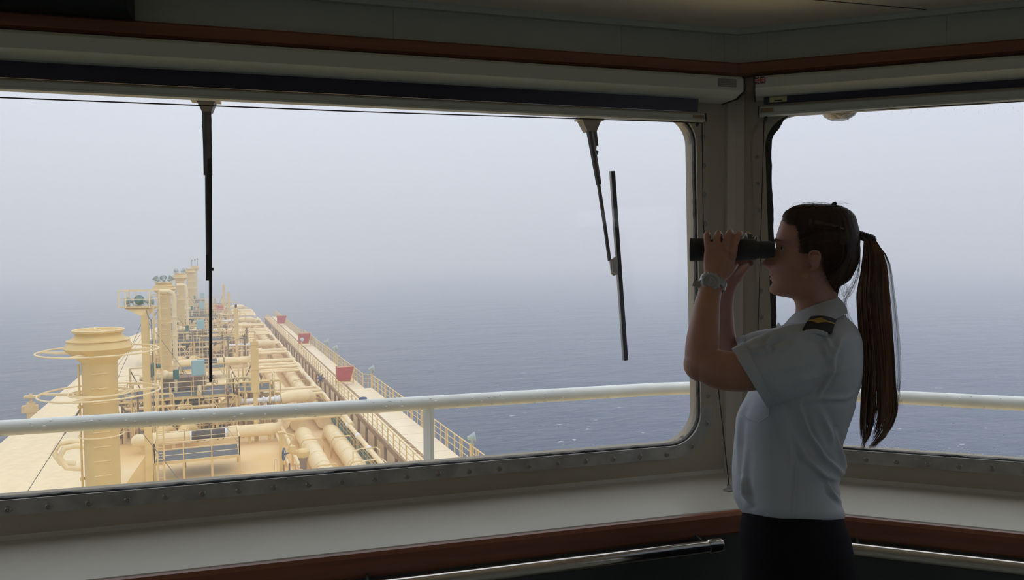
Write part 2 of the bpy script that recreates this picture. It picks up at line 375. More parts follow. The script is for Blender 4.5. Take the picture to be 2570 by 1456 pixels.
# ---------------- kingposts (vent masts)
def kingpost(y, x, k, label, lamps=False):
    t = thing('kingpost', label, 'kingpost', (x, y, DK)); c = V((x, y, 0)); r = .485
    mb = MB(); mb.cyl((x,y,DK), (x,y,-1.6), r, 40); mb.build('column', M_cream, t)
    mb = MB(); mb.lathe((x,y,0), [(r,-1.72),(r+.01,-1.66),(.93,-1.26),(.95,-1.22),(.84,-1.03),(.88,-1.0),(.87,-.98),(.80,-.98),(.62,-.84),(.63,-.80),(.71,-.74),(.71,-.70),(.64,-.71),(.60,-.78),(.001,-.80)], 44); mb.build('flared_head', M_cream, t)
    if k < 2:
        mb = MB(); mb.ring((x,y,-.69), .70, .02, n=36)
        for a in (.3, .3+math.pi/2): mb.bar((x-.7*math.cos(a), y-.7*math.sin(a), -.70), (x+.7*math.cos(a), y+.7*math.sin(a), -.70), .04)
        mb.build('top_grid', M_creamL, t)
    hoops = [(-1.33, 1.66), (-2.60, 1.66)] if k == 0 else [(-1.7, 1.1), (-4.0, 1.15)]
    for z, R in hoops:
        mb = MB(); mb.ring((x,y,z), R, .028, n=64, m=6); 
        for a in (.2, 1.5, 2.9, 4.3): mb.add([V((x+q*math.cos(a+w), y+q*math.sin(a+w), z-d)) for q, w, d in ((r-.02,-.12,.02),(r-.02,.12,.02),(R,.03,.0),(R,-.03,.0))]+[V((x+q*math.cos(a+w), y+q*math.sin(a+w), z-d)) for q, w, d in ((r-.02,-.12,.14),(r-.02,.12,.14),(R,.03,.03),(R,-.03,.03))], [(0,1,2,3),(7,6,5,4),(0,4,5,1),(1,5,6,2),(2,6,7,3),(3,7,4,0)])
        mb.build('hoop', M_creamL, t)
    if k == 0:
        for R in (.72, .86):
            mb = MB(); mb.ring((x,y,-2.62), R, .022, n=40, m=6); mb.build('hoop', M_creamL, t)
        for z in (-3.55, -3.9, -5.6):
            mb = MB(); mb.ring((x,y,z), .62, .022, n=24, m=6, a0=-math.pi*1.05, a1=.15, xdir=(1,0,0)); mb.build('hoop', M_creamL, t)
    d = (CAM-c); d.z = 0; d.normalize(); sd = V((-d.y, d.x, 0)); z = -1.53
    i = 0
    while z > -11 and i < 24:
        mb = MB(); p = c+d*(r+.05)+V((0,0,z)); w = .21
        q = V((-.0,0,0)); mb.tube([p-sd*w-d*.08, p-sd*w, p+sd*w, p+sd*w-d*.08], .013, 5); mb.build('ladder_rung', M_creamL, t); z -= .44; i += 1
    mb = MB(); s0 = c-sd*(-r-.06)*1; 
    mb.cyl(c+sd*(-(r+.07))+V((0,0,DK)), c+sd*(-(r+.07))+V((0,0,-1.7)), .03, 8)
    for zz in (-3.0,-5.2,-7.2,-9): mb.cyl(c+sd*(-(r+.07))+V((0,0,zz-.04)), c+sd*(-(r+.07))+V((0,0,zz+.04)), .07, 8)
    mb.build('conduit', M_cream, t)
    return t, c, sd, d
KP = [kingpost(26.0, -3.05, 0, 'nearest and largest kingpost with flared head and wide hoops')]
labs = ['second kingpost from the camera, with floodlights on its head', 'third kingpost from the camera', 'fourth kingpost from the camera, hazy', 'farthest hazy kingpost with thin masts on top']
for k, (px, pD) in enumerate([(411, 63.5), (452, 97), (477, 131), (489, 165)]):
    q = at(px, 700, pD); KP.append(kingpost(q.y, q.x, k+1, labs[k]))
for k, (t, c, sd, d) in enumerate(KP[:3]):
    for s in (-1, 1):
        a = c+sd*s*.5+V((0,0,-3.0)); b_ = c+sd*s*(4.2 if k == 0 else 6.5)+d*(3.0 if k==0 else 1)+V((0,0,DK if k else -10.6))
        if k == 0: b_ = a+sd*s*5.2+V((0,0,-8.4))
        lab = ['nearest','second','third'][k]
        tt = thing('guy_wire', ('thin steel guy wire running down %s from the %s kingpost' % ('left' if s*(sd.dot(V((1,0,0)))) < 0 else 'right', lab)), 'wire', a)
        mb = MB(); mb.cyl(a, b_, .016 if k else .012, 6); mb.build('wire', M_wire, tt)
        mb = MB(); u = (b_-a).normalized(); mb.ring(a+u*.42, .085, .02, sd.cross(u).cross(u) if False else d, 14, 5); mb.cyl(a+u*.1, a+u*.34, .03, 6); mb.cyl(a+u*.5, a+u*.9, .028, 6); mb.build('turnbuckle', M_wire, tt)
t2 = KP[1][1]
for i, (dx, ya) in enumerate([(-.55, 2.7), (-.02, 1.8), (.5, .4)]):
    floodlight((t2.x+dx, t2.y, -.68), ya, .75, .78, ['left one of the three floodlights on the second kingpost','middle one of the three floodlights on the second kingpost','right one of the three floodlights on the second kingpost'][i])
q = KP[2][1]
for dx in (-.4, .35): floodlight((q.x+dx, q.y, -.68), 2 if dx<0 else .7, .3, .8, ('left' if dx < 0 else 'right')+' small floodlight on the third kingpost')
q = KP[4][1]
for dx in (-.5,.1,.6): mb = MB(); mb.cyl((q.x+dx,q.y,-.72), (q.x+dx,q.y,.6+dx*.3), .05, 6); mb.bx(q.x+dx-.15,q.x+dx+.15,q.y-.1,q.y+.1,.5+dx*.3,.8+dx*.3); solid('mast_aerial', mb, M_wire, {-.5:'left',.1:'middle',.6:'right'}[dx]+' thin aerial on top of the farthest kingpost', 'aerial')
# ---------------- floodlight tower
bp_ = at(376, 1212, 43.5); TX, TY = bp_.x, bp_.y
t = thing('floodlight_tower', 'square cream tower carrying a railed floodlight platform', 'tower', (TX, TY, DK))
mb = MB(); mb.add([(TX-.2,TY,DK),(TX-1.3,TY,DK),(TX-.2,TY,DK+1.6),(TX-.2,TY-.06,DK),(TX-1.3,TY-.06,DK),(TX-.2,TY-.06,DK+1.6)], [(0,1,2),(3,5,4),(0,3,4,1),(1,4,5,2),(2,5,3,0)]); mb.build('gusset', M_cream, t, smooth=False)
PX0 = at(312, 772, 43.5); PX1 = at(388, 772, 43.5); pz = PX0.z
u = (PX1-PX0); u.z = 0; u.normalize(); w = V((-u.y, u.x, 0)); a = V((PX0.x, PX0.y, pz)); b_ = V((PX1.x, PX1.y, pz))
mb = MB(); mb.loft([[a-w*.6, b_-w*.6, b_+w*.6, a+w*.6], [V((p.x,p.y,pz+.07)) for p in (a-w*.6, b_-w*.6, b_+w*.6, a+w*.6)]])
mb2 = MB(); mb2.bx(TX-.2, TX+.2, TY-.2, TY+.2, DK, pz-.38); mb2.build('mast', M_cream, t, smooth=False, bevel=.02)
cc = V((TX,TY,0)); mb.loft([[V((TX-.2,TY-.2,pz-.42)),V((TX+.2,TY-.2,pz-.42)),V((TX+.2,TY+.2,pz-.42)),V((TX-.2,TY+.2,pz-.42))],[a+u*.25-w*.5+V((0,0,-.02)), b_-u*.1-w*.5+V((0,0,-.02)), b_-u*.1+w*.5+V((0,0,-.02)), a+u*.25+w*.5+V((0,0,-.02))]])
mb.build('platform', M_cream, t, smooth=False)
mb = MB()
cs = [a-w*.6, b_-w*.6, b_+w*.6, a+w*.6]
for i in range(4):
    for h, r in ((.98,.03),(.5,.018)): mb.bar(cs[i]+V((0,0,h)), cs[(i+1) % 4]+V((0,0,h)), r*2)
mb.build('rail', M_creamL, t, smooth=False)
for f in (0, .22, 1):
    for s in (-1, 1): mb = MB(); p = a+(b_-a)*f+w*.6*s; mb.bar(p, p+V((0,0,.98)), .07); mb.build('post', M_creamL, t, smooth=False)
mb = MB(); mb.tube([(TX+.1,TY-.3,pz-.1),(TX+.2,TY-.4,pz-.5),(TX+.34,TY-.34,pz-.7),(TX+.36,TY-.3,pz-2.5),(TX+.32,TY-.3,pz-6)], .03, 6); mb.build('cable', M_wire, t)
mb = MB(); mb.bx(TX+.42,TX+.5,TY-.3,TY-.2,DK,pz+.05); mb.bx(TX+.75,TX+.83,TY-.3,TY-.2,DK,pz+.05)
z = DK+.3
while z < pz: mb.bx(TX+.5,TX+.75,TY-.28,TY-.24,z,z+.03); z += .35
mb.build('ladder', M_cream, t, smooth=False)
for i, (f, ya, mm) in enumerate([(.15, -2.9, M_lampg), (.47, 1.3, mat('dull_green_lamp', (.12,.22,.19), .4)), (.83, .35, M_lampg)]):
    p = a+(b_-a)*f+V((0,0,.08)); floodlight(p, ya, .15, .82, ['left','middle','right'][i]+' floodlight on the tower platform', m=mm)
for s_, nm in ((-1,'left'),(1,'right')):
    mb = MB(); mb.cyl((TX+.2*s_, TY, pz-.9), (TX+(-4.2 if s_<0 else 5.0), TY+7, DK+.3), .014, 5)
    solid('guy_wire', mb, M_wire, 'thin guy wire falling to the %s from the floodlight tower' % nm, 'wire')

for px, top_, D, r, lab in ((436, 731, 61.5, .18, 'pale riser pipe standing just right of the second kingpost'), (468, 715, 92, .17, 'slim riser pipe standing right of the third kingpost')):
    p = at(px, top_, D); mb = MB(); mb.tube([V((p.x,p.y,DK)), V((p.x,p.y,p.z-.5)), V((p.x-.08,p.y,p.z-.15)), V((p.x-.35,p.y,p.z)), V((p.x-1.1,p.y,p.z))], r, 14)
    for zz in (-9,-7,-5,-3.5): mb.cyl((p.x,p.y,zz),(p.x,p.y,zz+.1), r*1.3, 14)
    solid('riser_pipe', mb, M_creamL, lab, 'pipe')
# ================================================================= DECK EQUIPMENT
ORD = ['nearest', 'second', 'third', 'farthest']
Y0 = [55.0, 93.0, 131.0, 166.0]
def pipe(pts, r, label, m=None, cat='pipe', name='pipe', group=None, flanges=(), fm=None, n=16, lag=None, sm_=True):
    t = thing(name, label, cat, pts[0], group=group); mb = MB()
    P = [V(p) for p in pts]
    if len(P) > 2 and sm_:                                  # rounded elbows
        Q = [P[0]]
        for a, b, c in zip(P, P[1:], P[2:]):
            d1 = (a-b); d2 = (c-b); k = min(r*2.6, d1.length*.45, d2.length*.45); d1.normalize(); d2.normalize()
            p, q = b+d1*k, b+d2*k
            for i in range(5): s = i/4; Q.append(p*(1-s)**2+b*2*s*(1-s)+q*s*s)
        Q.append(P[-1]); P = Q
    mb.tube(P, r, n); mb.build('pipe_run', m or M_cream, t)
    for f in flanges:
        if isinstance(f, tuple): a, b = V(f[0]), V(f[1])
        mb = MB(); mb.cyl(a, b, r*1.35, n); mb.build('flange', fm or M_cream, t)
    return t
def gratingdeck(x0, x1, y0, y1, z, label, legs=4, rails='fblr', base=DK, under=True, h=1.1):
    t = thing('grating_platform', label, 'platform', (x0, y0, base))
    mb = MB(); mb.bx(x0+.06, x1-.06, y0+.06, y1-.06, z-.05, z); mb.build('grating', M_grat, t, smooth=False)
    mb = MB()
    for a, b in (((x0,y0),(x1,y0)),((x0,y1),(x1,y1)),((x0,y0),(x0,y1)),((x1,y0),(x1,y1))): mb.bar((*a,z-.06), (*b,z-.06), .08, .16)
    mb.build('edge_beam', M_cream, t, smooth=False)
    for i in range(legs):
        x = x0+(x1-x0)*i/(legs-1)
        for y in (y0, y1): mb = MB(); mb.bx(x-.06,x+.06,y-.06,y+.06,base,z-.05); mb.build('leg', M_cream, t, smooth=False)
    if rails:
        mb = MB(); sides = dict(f=((x0,y0),(x1,y0)), b=((x0,y1),(x1,y1)), l=((x0,y0),(x0,y1)), r=((x1,y0),(x1,y1)))
        for s in rails:
            a, b = sides[s]
            for hh, w in ((h,.05),(h*.66,.03),(h*.33,.03)): mb.bar((*a,z+hh), (*b,z+hh), w)
        mb.build('rail', M_creamL, t, smooth=False)
        for s in rails:
            a, b = V((*sides[s][0],z)), V((*sides[s][1],z)); k = max(1, round((b-a).length/1.5))
            for i in range(k+1 if s in 'fb' else k):
                mb = MB(); p = a+(b-a)*i/k; mb.bar(p, p+V((0,0,h)), .06); mb.build('post', M_cream, t, smooth=False)
    return t
# two large lagged pipes running forward, in lengths between the tank clusters
for xi, (x, nm) in enumerate(((6.05, 'left'), (7.95, 'right'))):
    segs = [(40, 54.0), (57, 91), (95, 129), (133, 147)]
    for k, (a, b) in enumerate(segs):
        z = -10.85; t = thing('lagged_pipe', '%s of the two thick lagged pipes running forward, %s length' % (nm, ORD[k]), 'pipe', (x, a, DK))
        mb = MB(); mb.tube([(x,a,z),(x,b-.8,z),(x,b,z-.1),(x,b+.6,z-.75)], .54, 28); mb.build('pipe_run', M_creamL, t)
        y = a+1.6; i = 0
        while y < b-1 and i < 14:
            mb = MB(); mb.cyl((x,y,z), (x,y+.12,z), .565, 28); mb.build('band', M_creamL, t); y += 2.4; i += 1
        for y in ([a+2.6, a+9] if k == 0 else [a+6, a+16]):
            mb = MB(); mb.tube([(x-.72,y,DK),(x-.72,y,z+.35),(x-.5,y,z+.68),(x+.5,y,z+.68),(x+.72,y,z+.35),(x+.72,y,DK)], .05, 6); mb.build('strap', M_cream, t)
# near pipe joining them across the bottom
pipe([(5.2,41.2,-10.9),(5.9,40.3,-10.35),(8.6,39.7,-10.5)], .42, 'thick cream pipe crossing the near ends of the two lagged pipes', M_creamL)
# smaller pipes running forward
for x, r, z, lab in ((8.75,.15,-9.95,'white-banded slim pipe along the right edge of the pipe deck'),(4.75,.11,-10.5,'slim pipe running forward just left of the lagged pipes'),(4.35,.08,-10.9,'thinnest pipe running forward beside the slim left pipe')):
    t = thing('slim_pipe', lab, 'pipe', (x, 36, DK)); mb = MB(); mb.cyl((x,36,z), (x,147,z), r, 12); mb.build('pipe_run', M_creamL, t)
    for y in (44, 47.5, 51, 64, 72, 80, 100, 112): mb = MB(); mb.cyl((x,y,z), (x,y+.35,z), r*1.25, 12); mb.build('flange', M_white if r > .14 else M_cream, t)
    for y in range(40, 146, 8): mb = MB(); mb.bx(x-.06,x+.06,y,y+.1,DK,z); mb.build('pipe_support', M_cream, t, smooth=False)
for k, y0 in enumerate(Y0):
    w = ORD[k]; near = k == 0
    clus = 'the %s tank cluster' % w
    # 1 front platform
    if k < 3:
        gratingdeck(-2.95, 1.65, y0-7.4, y0-4.6, -10.35, 'low grey grating platform before %s' % clus, 4, 'fblr')
    # 2 transverse vapour pipe
    t = thing('crossover_pipe', 'thick cream pipe with a dark valve section crossing %s' % clus, 'pipe', (-4.4, y0, DK))
    z = -10.6
    mb = MB(); mb.tube([(-4.75,y0,z),(-4.6,y0,z),(-4.45,y0,z),(-1.6,y0,z),(-1.35,y0,z),(-1.1,y0,z)], [.16,.34,.42,.42,.36,.3], 24); mb.build('left_run', M_creamL, t)
    mb = MB(); mb.tube([(-1.15,y0,z),(-.8,y0,z),(-.8,y0,z),(.5,y0,z),(.5,y0,z),(1.0,y0,z)], [.3,.3,.36,.36,.3,.3], 20)
    for x in (-.8,-.35,.1,.5,.85): mb.cyl((x,y0,z), (x+.08,y0,z), .42, 20)
    mb.bar((-.9,y0-.35,z+.45), (.9,y0-.35,z+.45), .06); mb.bar((-.9,y0-.45,z-.2), (.9,y0-.45,z-.2), .06)
    mb.build('valve_section', mat('dark_valve', (.13,.10,.08), .5, .3, var=.4, vs=5), t)
    mb = MB(); mb.cyl((1.0,y0,z), (1.25,y0,z), .36, 20); mb.cyl((-1.2,y0,z), (-1.1,y0,z), .38, 20); mb.build('flange', M_white, t)
    mb = MB(); mb.tube([V(cr_([(1.2,y0,z),(2.8,y0,z),(4.1,y0,z),(4.7,y0+.1,z+.05),(5.3,y0+1.1,z+.6),(5.95,y0+2.0,z+.6),(6.1,y0+3.6,z-.1)], i/16)) for i in range(17)], .42, 24); mb.cyl((1.2,y0,z), (1.9,y0,z), .46, 24); mb.build('right_run', M_creamL, t)
    for x in (-4.1,-2.2,2.6,3.9): mb = MB(); mb.bx(x-.1,x+.1,y0-.1,y0+.1,DK,z-.3); mb.build('pipe_support', M_cream, t, smooth=False)
    for x in (-3.3, -1.9):
        pipe([(x+.3,y0+.1,z+.15),(x+.3,y0+.9,z+.35),(x+.9,y0+1.8,z+.1),(x+.9,y0+3,z-.8)], .36, '%s short elbow rising behind the crossover pipe in %s' % ('left' if x < -3 else 'right', clus), n=20)
    # 3 frame structure with raised platform
    ft = thing('tank_dome', 'round tank dome coloured rust-and-shade brown under the raised platform of %s' % clus, 'tank dome', (-2.2, y0+8, DK))
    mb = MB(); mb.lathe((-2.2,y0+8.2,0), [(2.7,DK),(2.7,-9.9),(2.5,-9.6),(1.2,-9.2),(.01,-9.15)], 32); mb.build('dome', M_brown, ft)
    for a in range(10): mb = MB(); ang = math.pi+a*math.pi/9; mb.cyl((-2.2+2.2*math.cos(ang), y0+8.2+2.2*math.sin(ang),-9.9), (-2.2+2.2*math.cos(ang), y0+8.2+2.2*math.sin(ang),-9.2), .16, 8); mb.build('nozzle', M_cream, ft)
    pt = gratingdeck(-6.9, 1.75, y0+4.6, y0+9.4, -8.7, 'wide raised grating platform of %s' % clus, 6, 'fblr')
    mb = MB()
    for x in (-6.9,-5.2,-3.4,-1.7,0,1.75):
        pass
    for a, b in ((-6.9,-5.2),(-3.4,-1.7),(0,1.75)):
        mb.bar((a,y0+4.5,DK+.1), (b,y0+4.5,-8.9), .09); 
    mb.bar((-6.9,y0+4.5,-10.7), (1.75,y0+4.5,-10.7), .08)
    mb.build('cross_brace', M_cream, pt, smooth=False)
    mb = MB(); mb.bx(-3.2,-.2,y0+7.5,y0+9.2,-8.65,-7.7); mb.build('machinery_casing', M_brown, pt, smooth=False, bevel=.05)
    up_ = gratingdeck(1.95, 3.25, y0+5.5, y0+9, -8.75, 'narrow grating platform right of the wide platform in %s' % clus, 2, 'fb')
    gratingdeck(3.55, 4.75, y0+5.8, y0+9, -8.8, 'small square grating landing beside the lamp post in %s' % clus, 2, 'lr')
    pm_ = 3.6
    # upper machinery with colour accents
    t = thing('valve_actuator', 'dark green rounded valve actuator on a cream pipe in %s' % clus, 'valve', (-3.6,y0+5.6,-6.95))
    mb = MB(); mb.tube([(-3.85,y0+5.6,-7.25),(-3.8,y0+5.6,-7.10),(-3.7,y0+5.6,-6.55),(-3.55,y0+5.6,-6.25)], [.12,.26,.30,.2], 12, flat=.8); mb.build('casing', M_green, t)
    mb = MB(); mb.cyl((-3.4,y0+5.6,-6.50), (-3.1,y0+5.6,-6.50), .17, 10); mb.build('motor', M_green, t)
    mb = MB(); mb.cyl((-4.6,y0+6,-7.30), (-1.9,y0+6,-7.30), .27, 16); mb.ball((-2.9,y0+5.9,-7.20), .33, 14); mb.bx(-4.2,-4.0,y0+5.9,y0+6.1,-8.50,-7.35); mb.bx(-2.3,-2.1,y0+5.9,y0+6.1,-8.50,-7.35)
    solid('valve_pipe', mb, M_creamL, 'short level cream pipe carrying the green actuator in %s' % clus, 'pipe')
    mb = MB(); mb.bx(-2.35,-1.95,y0+5.2,y0+5.6,-7.50,-6.80); solid('junction_box', mb, M_green, 'small dark green box right of the actuator in %s' % clus, 'box', bevel=.03, smooth=False)
    t = thing('control_cabinet', 'pale blue control cabinet standing on the platform of %s' % clus, 'cabinet', (-.7,y0+5,-8.50))
    mb = MB(); mb.bx(-1.1,-.2,y0+5.0,y0+5.4,-7.30,-6.15); mb.build('cabinet_body', M_blue, t, smooth=False, bevel=.04)
    mb = MB(); mb.bx(-1.04,-.26,y0+4.97,y0+5.0,-7.25,-6.20); mb.build('door', M_blue, t, smooth=False, bevel=.01)
    for x in (-1.0,-.3): mb = MB(); mb.bx(x-.04,x+.04,y0+5.15,y0+5.25,-8.50,-7.25); mb.build('leg', M_cream, t, smooth=False)
    # lower right crossing pipe with white section
    t = thing('manifold_pipe', 'thick pipe with white lagged middle bending forward behind %s' % ('the crossover of '+clus), 'pipe', (1,y0+4,DK)); z = -9.45; y = y0+5.0
    mb = MB(); mb.tube([V(cr_([(.9,y-.6,z-.5),(1.2,y-.3,z-.1),(1.8,y,z+.05),(2.3,y,z+.02)], i/8)) for i in range(9)], [.3,.36,.42,.44,.44,.42,.40,.38,.34], 20); mb.build('elbow', M_cream, t)
    mb = MB(); mb.cyl((2.3,y,z), (5.1,y,z), .20, 16); 
    for x in (2.3,2.55,3.9,4.3,4.75,5.05): mb.ball((x,y,z), .3, 12, (.5,1,1))
    mb.build('lagging', M_white, t)
    mb = MB(); mb.tube([V(cr_([(5.2,y,z),(5.9,y,z+.1),(6.7,y+.1,z+.1),(7.2,y+.9,z),(7.6,y+1.8,z-.4)], i/10)) for i in range(11)], .44, 20); mb.build('right_elbow', M_creamL, t)
    # expansion loops lying flat over the lagged pipes
    loops = [(-1.2, 1.6, 4.9, 8.85, .19, -9.75), (-.75, 1.15, 5.2, 9.0, .08, -9.85)] if near else [(-1.2,1.0,4.9,8.8,.17,-9.8)]
    loops += [(7.6,9.0,3.9,8.7,.13,-9.7),(10.4,11.7,4.4,8.6,.15,-9.9),(23.5,25.5,4.4,8.6,.13,-9.9),(27,30,4.8,8.8,.18,-9.85)] if k < 3 else []
    names = ['foremost thick','inner thin','short','wide','slender','low','last','extra']
    for i, (ya, yb, xa, xb, r, z) in enumerate(loops):
        pts = [(xb,y0+ya-3.2,z-.1),(xb,y0+ya,z),(xa,y0+ya,z),(xa,y0+yb,z),(xb,y0+yb,z),(xb,y0+yb+2,z-.1)]
        pipe(pts, r, 'flat U-shaped %s pipe loop, loop %s' % (['thick','thin','short','wide','slender','low','broad'][i] , (['aft of','inside the aft end of','just behind','behind','well forward of','farther forward of'] if near else ['aft of','just behind','behind','well forward of','farther forward of'])[i]+' '+clus), M_creamL, name='pipe_loop', n=12)
    # plain crossing pipes and their trestle
    for i, (dy, xa, xb, z, r) in enumerate([(4.0,3.4,8.9,-10.0,.10),(12.9,2.6,8.7,-10.1,.12),(22.4,3.8,8.9,-9.9,.12),(26.3,3.6,8.8,-9.95,.10),(31.5,4.2,8.8,-9.9,.09)]):
        if k == 3 and i > 1: break
        pipe([(xa,y0+dy,z-.9),(xa,y0+dy,z),(xb,y0+dy,z)], r, 'straight crossing pipe %s forward of %s' % (['close behind and','one step','two steps','three steps','four steps'][i], clus), M_creamL, name='crossing_pipe', n=10)
    if k < 3:
        t = thing('pipe_trestle', 'brownish trussed trestle across the lagged pipes in %s' % clus, 'trestle', (4.6,y0+10,DK)); mb = MB()
        mb.bar((4.6,y0+9.6,-9.75), (8.7,y0+9.4,-9.75), .12); mb.bar((4.6,y0+9.6,-10.5), (8.7,y0+9.4,-10.5), .1)
        for i in range(4): x = 4.6+i*1.03; mb.bar((x,y0+9.6,-10.5), (x+.5,y0+9.5,-9.75), .07); mb.bar((x+.5,y0+9.5,-9.75), (x+1.03,y0+9.5,-10.5), .07)
        for x in (4.6,8.7): mb.bx(x-.07,x+.07,y0+9.4,y0+9.6,DK,-9.75)
        mb.build('truss', mat('pinkish_steel', (.62,.38,.24), .6), t, smooth=False)
    # gooseneck vents left
    for i, x in enumerate((-6.6, -6.0)):
        t = thing('gooseneck_vent', '%s gooseneck vent left of %s' % (['left','right'][i], clus), 'vent', (x,y0+2.5,DK)); mb = MB()
        mb.cyl((x,y0+2.5+i,DK), (x,y0+2.5+i,-9.9), .2, 14); mb.build('barrel', M_cream, t)
        mb = MB(); mb.tube([(x-.2,y0+2.5+i,-10.2),(x-.2,y0+2.5+i,-9.3),(x-.1,y0+2.5+i,-9.1),(x+.15,y0+2.5+i,-9.1),(x+.25,y0+2.5+i,-9.3),(x+.25,y0+2.5+i,-10)], .035, 6); mb.build('gooseneck', M_cream, t)
    # lattice frames and brown machinery crowding the middle; the brown also stands for shade
    for q, (fy, xa, xb, zt_) in enumerate([(3.2,-6.2,1.9,-8.6),(10.4,-5.6,3.4,-7.2)]):
        t = thing('lattice_tower', '%s cream lattice structure with diagonal braces in %s' % (['near low','far tall'][q], clus), 'lattice', (xa,y0+fy,DK))
        nn = 5
        for i in range(nn+1): x = xa+(xb-xa)*i/nn; mb = MB(); mb.bx(x-.07,x+.07,y0+fy-.07,y0+fy+.07,DK,zt_); mb.build('upright', M_cream, t, smooth=False)
        mb = MB()
        for zz in (DK+.9, (DK+zt_)/2+.35, zt_): mb.bar((xa,y0+fy,zz), (xb,y0+fy,zz), .09)
        mb.build('crossbar', M_cream, t, smooth=False)
        mb = MB()
        for i in (0, 2, 4): x = xa+(xb-xa)*i/nn; x2 = xa+(xb-xa)*(i+1)/nn; mb.bar((x,y0+fy,DK+.2), (x2,y0+fy,zt_-.1), .08); mb.bar((x2,y0+fy,DK+.2), (x,y0+fy,zt_-.1), .08)
        mb.build('brace', M_brown if q else M_cream, t, smooth=False)
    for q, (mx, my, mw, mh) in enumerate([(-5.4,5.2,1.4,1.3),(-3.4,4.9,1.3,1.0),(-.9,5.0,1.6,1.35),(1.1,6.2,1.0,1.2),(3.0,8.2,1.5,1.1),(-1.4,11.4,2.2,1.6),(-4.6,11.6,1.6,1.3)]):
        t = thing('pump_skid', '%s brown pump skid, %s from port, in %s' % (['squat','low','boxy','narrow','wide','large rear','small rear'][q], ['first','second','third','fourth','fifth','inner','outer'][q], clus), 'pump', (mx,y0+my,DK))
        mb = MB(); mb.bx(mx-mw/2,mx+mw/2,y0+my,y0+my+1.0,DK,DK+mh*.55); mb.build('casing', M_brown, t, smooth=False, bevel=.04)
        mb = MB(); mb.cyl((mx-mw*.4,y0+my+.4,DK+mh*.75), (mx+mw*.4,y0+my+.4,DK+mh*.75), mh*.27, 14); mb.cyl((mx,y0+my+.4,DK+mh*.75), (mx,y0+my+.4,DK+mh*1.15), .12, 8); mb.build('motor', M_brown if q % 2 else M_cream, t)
        mb = MB(); mb.tube([(mx-mw*.45,y0+my-.1,DK),(mx-mw*.45,y0+my-.1,DK+mh*.9),(mx+mw*.3,y0+my-.1,DK+mh*.9),(mx+mw*.3,y0+my-.1,DK+mh*.3)], .06, 8); mb.build('loop_pipe', M_creamL, t)
    for q, (sx_, sy_, L_) in enumerate([(-5.5,4.0,3.2),(-2.0,3.6,2.4),(-4.4,9.8,4.2),(.3,9.9,2.8),(2.2,4.2,1.2)]):
        mb = MB(); mb.cyl((sx_,y0+sy_,-9.2-.12*q), (sx_+L_,y0+sy_,-9.2-.12*q), .11, 10)
        for xx in (sx_+.1, sx_+L_-.1): mb.cyl((xx,y0+sy_,DK), (xx,y0+sy_,-9.2-.12*q), .07, 8)
        solid('header_pipe', mb, M_creamL, 'raised level header pipe, %s, in %s' % (['far left front','middle front','long left rear','middle rear','short right front'][q], clus), 'pipe')
    # diagonal strut and ladder in the middle
    mb = MB(); mb.bar((-.2,y0+4.2,-8.9), (1.2,y0+4.2,-10.9), .14); solid('diagonal_strut', mb, M_cream, 'slanting cream strut in the middle of %s' % clus, 'strut', smooth=False)
    # clutter: verticals, small pipes, hand valves
    rnd = random.Random(50+k)
    nclut = 90 if k == 0 else 70 if k == 1 else 36
    for i in range(nclut):
        x = rnd.uniform(-5.8, 4.6); y = y0+rnd.uniform(1.5, 10.5); z = rnd.uniform(-10.6, -7.6); kind = i % 5
        if kind == 0:
            mb = MB(); mb.bx(x-.05,x+.05,y-.05,y+.05,DK,z+rnd.uniform(.3,1)); solid('stanchion', mb, M_cream, 'plain upright cream stanchion among the pipes of '+clus, 'stanchion', 'stanchions of '+clus, smooth=False)
        elif kind in (1, 2):
            L = rnd.uniform(1, 2.6); r = rnd.uniform(.04, .1)
            mb = MB(); mb.tube([(x,y,DK),(x,y,z-.1),(x+.08,y,z),(x+L,y,z),(x+L+.08,y,z-.1),(x+L+.08,y,DK)], r, 8); solid('small_pipe', mb, M_cream, 'small bent cream pipe bridging over '+clus, 'pipe', 'small bridging pipes of '+clus)
        elif kind == 3:
            mb = MB(); mb.cyl((x,y,DK), (x,y,z), .06, 8); mb.lathe((x,y,z), [(.2,-.1),(.22,.05),(.08,.1),(.05,.3)], 12); mb.ring((x,y,z+.3), .16, .025, n=14, m=5)
            solid('hand_valve', mb, M_brown, 'brown hand valve on a thin stem in '+clus, 'valve', 'hand valves of '+clus)
        else:
            L = rnd.uniform(1.2, 3); mb = MB(); mb.cyl((x,y,z-.5), (x,y+L,z-.5), rnd.uniform(.1,.2), 10); mb.bx(x-.06,x+.06,y+.2,y+.3,DK,z-.5)
            solid('drain_drum', mb, M_brown if i % 2 else M_cream, 'short %s drum lying fore and aft in %s' % ('brown' if i % 2 else 'cream', clus), 'drum', ('brown' if i % 2 else 'cream')+' drums of '+clus)
# lamp posts / square posts
def squarepost(px, ptop, D, w, label, cap=True):
    p = at(px, ptop, D); t = thing('square_post', label, 'post', (p.x,p.y,DK)); mb = MB(); mb.bx(p.x-w/2,p.x+w/2,p.y-w/2,p.y+w/2,p.z-3.6,p.z); mb.bx(p.x-w*.28,p.x+w*.28,p.y-w*.28,p.y+w*.28,DK,p.z-3.6); mb.build('mast', M_cream, t, smooth=False, bevel=.015)
    mb = MB(); mb.cyl((p.x,p.y,p.z), (p.x,p.y,p.z+.16), w*.22, 8); mb.build('cap', M_cream, t)
    for dz in (-.25,-2.0): mb = MB(); mb.bx(p.x-w*.56,p.x+w*.56,p.y-w*.56,p.y+w*.56,p.z+dz,p.z+dz+.05); mb.build('band', M_cream, t, smooth=False)
    return p
squarepost(638, 856, 53, .50, 'nearest square cream post standing between the two pipe fields')
p = squarepost(592, 775, 90, .50, 'second square cream post, with a small black lamp on top')
